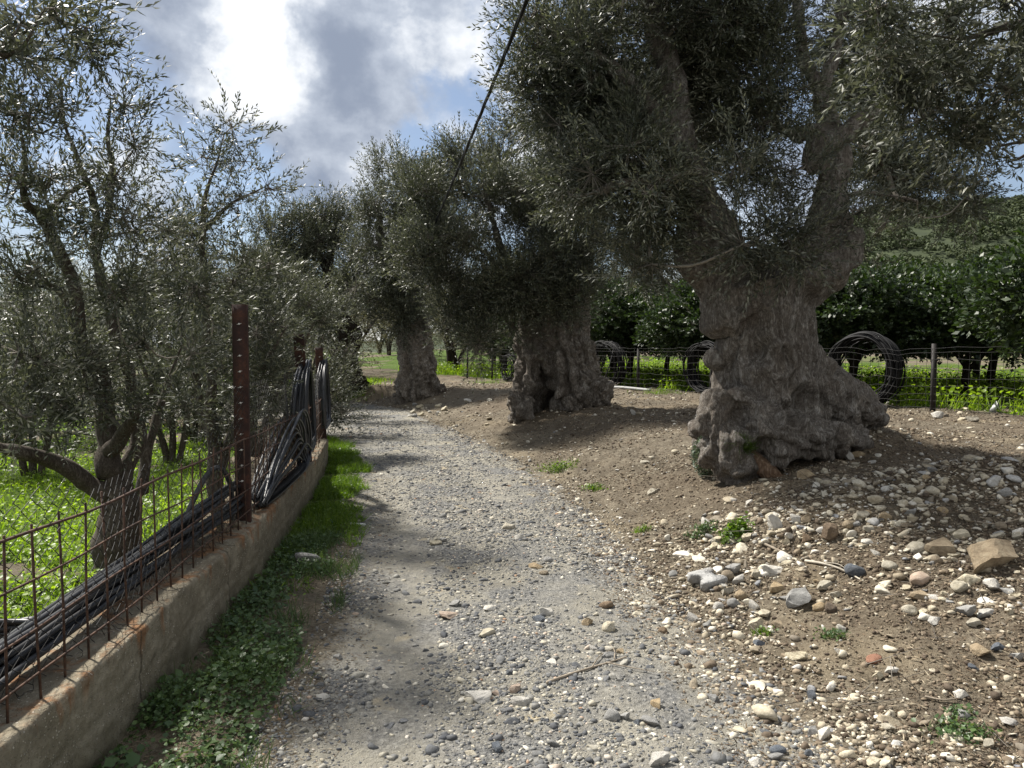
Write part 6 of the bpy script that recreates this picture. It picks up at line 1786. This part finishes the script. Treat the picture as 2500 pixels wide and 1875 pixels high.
    tuft(2345, 1752, 60, 24, 'weed_leaf', 'weeds beside the grey rounded stone in the lower right', 130, .6, (.012, .024), 'weed', g)
    tuft(1610, 962, 110, 16, 'grass_blade', 'dark grass patch in front of the right fence', 420, .1, (.02, .04), 'weed', g)
    tuft(1190, 935, 90, 14, 'grass_blade', 'grass patch on the bank between the fluted and split trunks', 380, .1, (.02, .04), 'weed', g)
    # round leaved bush at the foot of the largest olive
    p = G(1727, 1158); n = 1500; w = px(42, p[1]); h = px(54, p[1])
    d = norm(rng.normal(size=(n, 3))); r = .6 + .4 * rng.random(n) ** .5
    P = p + np.array([0, -.02, h * .85]) + d * r[:, None] * np.array([w, w * .8, h])
    P = P[P[:, 2] > p[2] - .02]; n = len(P)
    m = MB(); m.inst(leafv, LF, P, frames(norm(d[:n] + rng.normal(0, .5, (n, 3)) + np.array([0, 0, .5])), rng.uniform(0, 6.28, n)), rng.uniform(.014, .026, n))
    root = empty('bush', tuple(p), 'small round grey green bush at the left root of the largest olive', 'bush')
    m.build('leaves', MATS['bush_leaf'], root)
    m = MB(); A = np.tile(p, (26, 1)) + rng.normal(0, .03, (26, 3)) * [1, 1, 0]
    m.prisms(A, p + np.stack([rng.normal(0, w * .6, 26), rng.normal(0, w * .5, 26), rng.uniform(.5, 1.6, 26) * h], -1), .003, .0015)
    m.build('stems', MATS['olive_twig'], root)
    # feathery fennel tuft and ivy on the roots
    c = W(1812, 1090, BIGD - .34); n = 380
    D = norm(rng.normal(0, .7, (n, 3)) + np.array([0, -.5, .5])); A = np.tile(c, (n, 1)) + rng.normal(0, .05, (n, 3)) * np.array([1, .4, .6])
    m = MB(); m.prisms(A, A + D * rng.uniform(.05, .15, n)[:, None], .0018, .0008)
    tag(m.build('fennel_plant', MATS['grass_blade'], loc=tuple(c)), 'feathery yellow green fennel tuft growing on the root of the largest olive', 'plant')
build_stuff()

def build_twigs():
    def stick(pts, r, label, mat='twig', side=(), lift=.012):
        P = np.array([G(u, v) + np.array([0, 0, lift]) for u, v in pts])
        m = MB(); Q = spline(P, len(P) * 6); m.tube(Q, np.linspace(r, r * .45, len(Q)), 6)
        for s in side:
            S = np.array([G(u, v) + np.array([0, 0, lift * 1.4]) for u, v in s]); Q = spline(S, len(S) * 5); m.tube(Q, np.linspace(r * .5, r * .2, len(Q)), 5)
        tag(m.build('stick', MATS[mat], smooth=True, loc=tuple(P[0])), label, 'stick', 'dry sticks on the ground')
    stick([(1335, 1675), (1385, 1655), (1440, 1640), (1490, 1622), (1530, 1612)], .0075, 'forked dry twig lying across the middle of the gravel track', 'twig', ([(1445, 1638), (1465, 1612), (1500, 1590)], [(1480, 1626), (1540, 1640), (1600, 1650)], [(1500, 1618), (1500, 1598), (1488, 1580)]))
    stick([(1966, 1374), (2005, 1382), (2045, 1393), (2080, 1410), (2100, 1420)], .010, 'pale forked stick lying over the rubble heap', 'pale_twig', ([(2015, 1384), (2045, 1384), (2065, 1395)],))
    stick([(2015, 1190), (2060, 1188), (2110, 1182), (2128, 1180)], .011, 'short dry stick on the earth in front of the largest olive', 'twig')
    stick([(2385, 1290), (2430, 1296), (2480, 1282), (2510, 1268)], .005, 'thin curved twig above the biggest boulder', 'twig', lift=.03)
    stick([(1860, 1335), (1905, 1350), (1925, 1362)], .011, 'brown stick in the rubble above the triangular white stone', 'twig')
    stick([(2258, 1712), (2300, 1716), (2335, 1716)], .005, 'short twig left of the pitted stone in the lower right', 'twig')
    p = G(873, 1284); m = MB(); m.tube([p + np.array([-.06, .02, .012]), p + np.array([.07, -.02, .014])], [.012, .010], 6)
    tag(m.build('stick', MATS['white_plastic'], loc=tuple(p)), 'white peeled stick at the left edge of the track', 'stick', 'dry sticks on the ground')
    p = G(2430, 1006); m = MB(); s = px(16, p[1])
    V = np.array([[-s, 0, 0], [s, .02, 0], [.1 * s, .0, 1.7 * s], [0, .14, .3 * s]]) + p
    m.add(V, np.array([[0, 1, 2], [1, 3, 2], [3, 0, 2], [0, 3, 1]])); tag(m.build('plastic_scrap', MATS['white_plastic'], loc=tuple(p)), 'crumpled white plastic scrap at the foot of the right fence', 'litter')
    p = G(812, 1278); m = MB(); m.box(p + np.array([0, 0, .015]), .02, .012, .01, frames(np.array([[.3, .2, .9]]), np.array([.5]))[0])
    tag(m.build('bottle_cap', MATS['blue_plastic'], loc=tuple(p)), 'tiny blue plastic cap in the grass at the foot of the wall', 'litter')
    # two stones on top of the wall
    for k, (y, ins, s, lab) in enumerate(((4.62, .15, .034, 'rounded stone on the wall top beside the nearest post, left one'), (4.74, .11, .028, 'rounded stone on the wall top beside the nearest post, right one'))):
        p = wall_at(y, ins); o = bpy.data.objects.new('stone', rock_variants('tan_stone', True)[k]); COL.objects.link(o)
        o.location = (p[0], p[1], wall_top(y) + s * .8); o.scale = (s * 1.3, s, s); tag(o, lab, 'stone', 'stones on the wall top')
build_twigs()
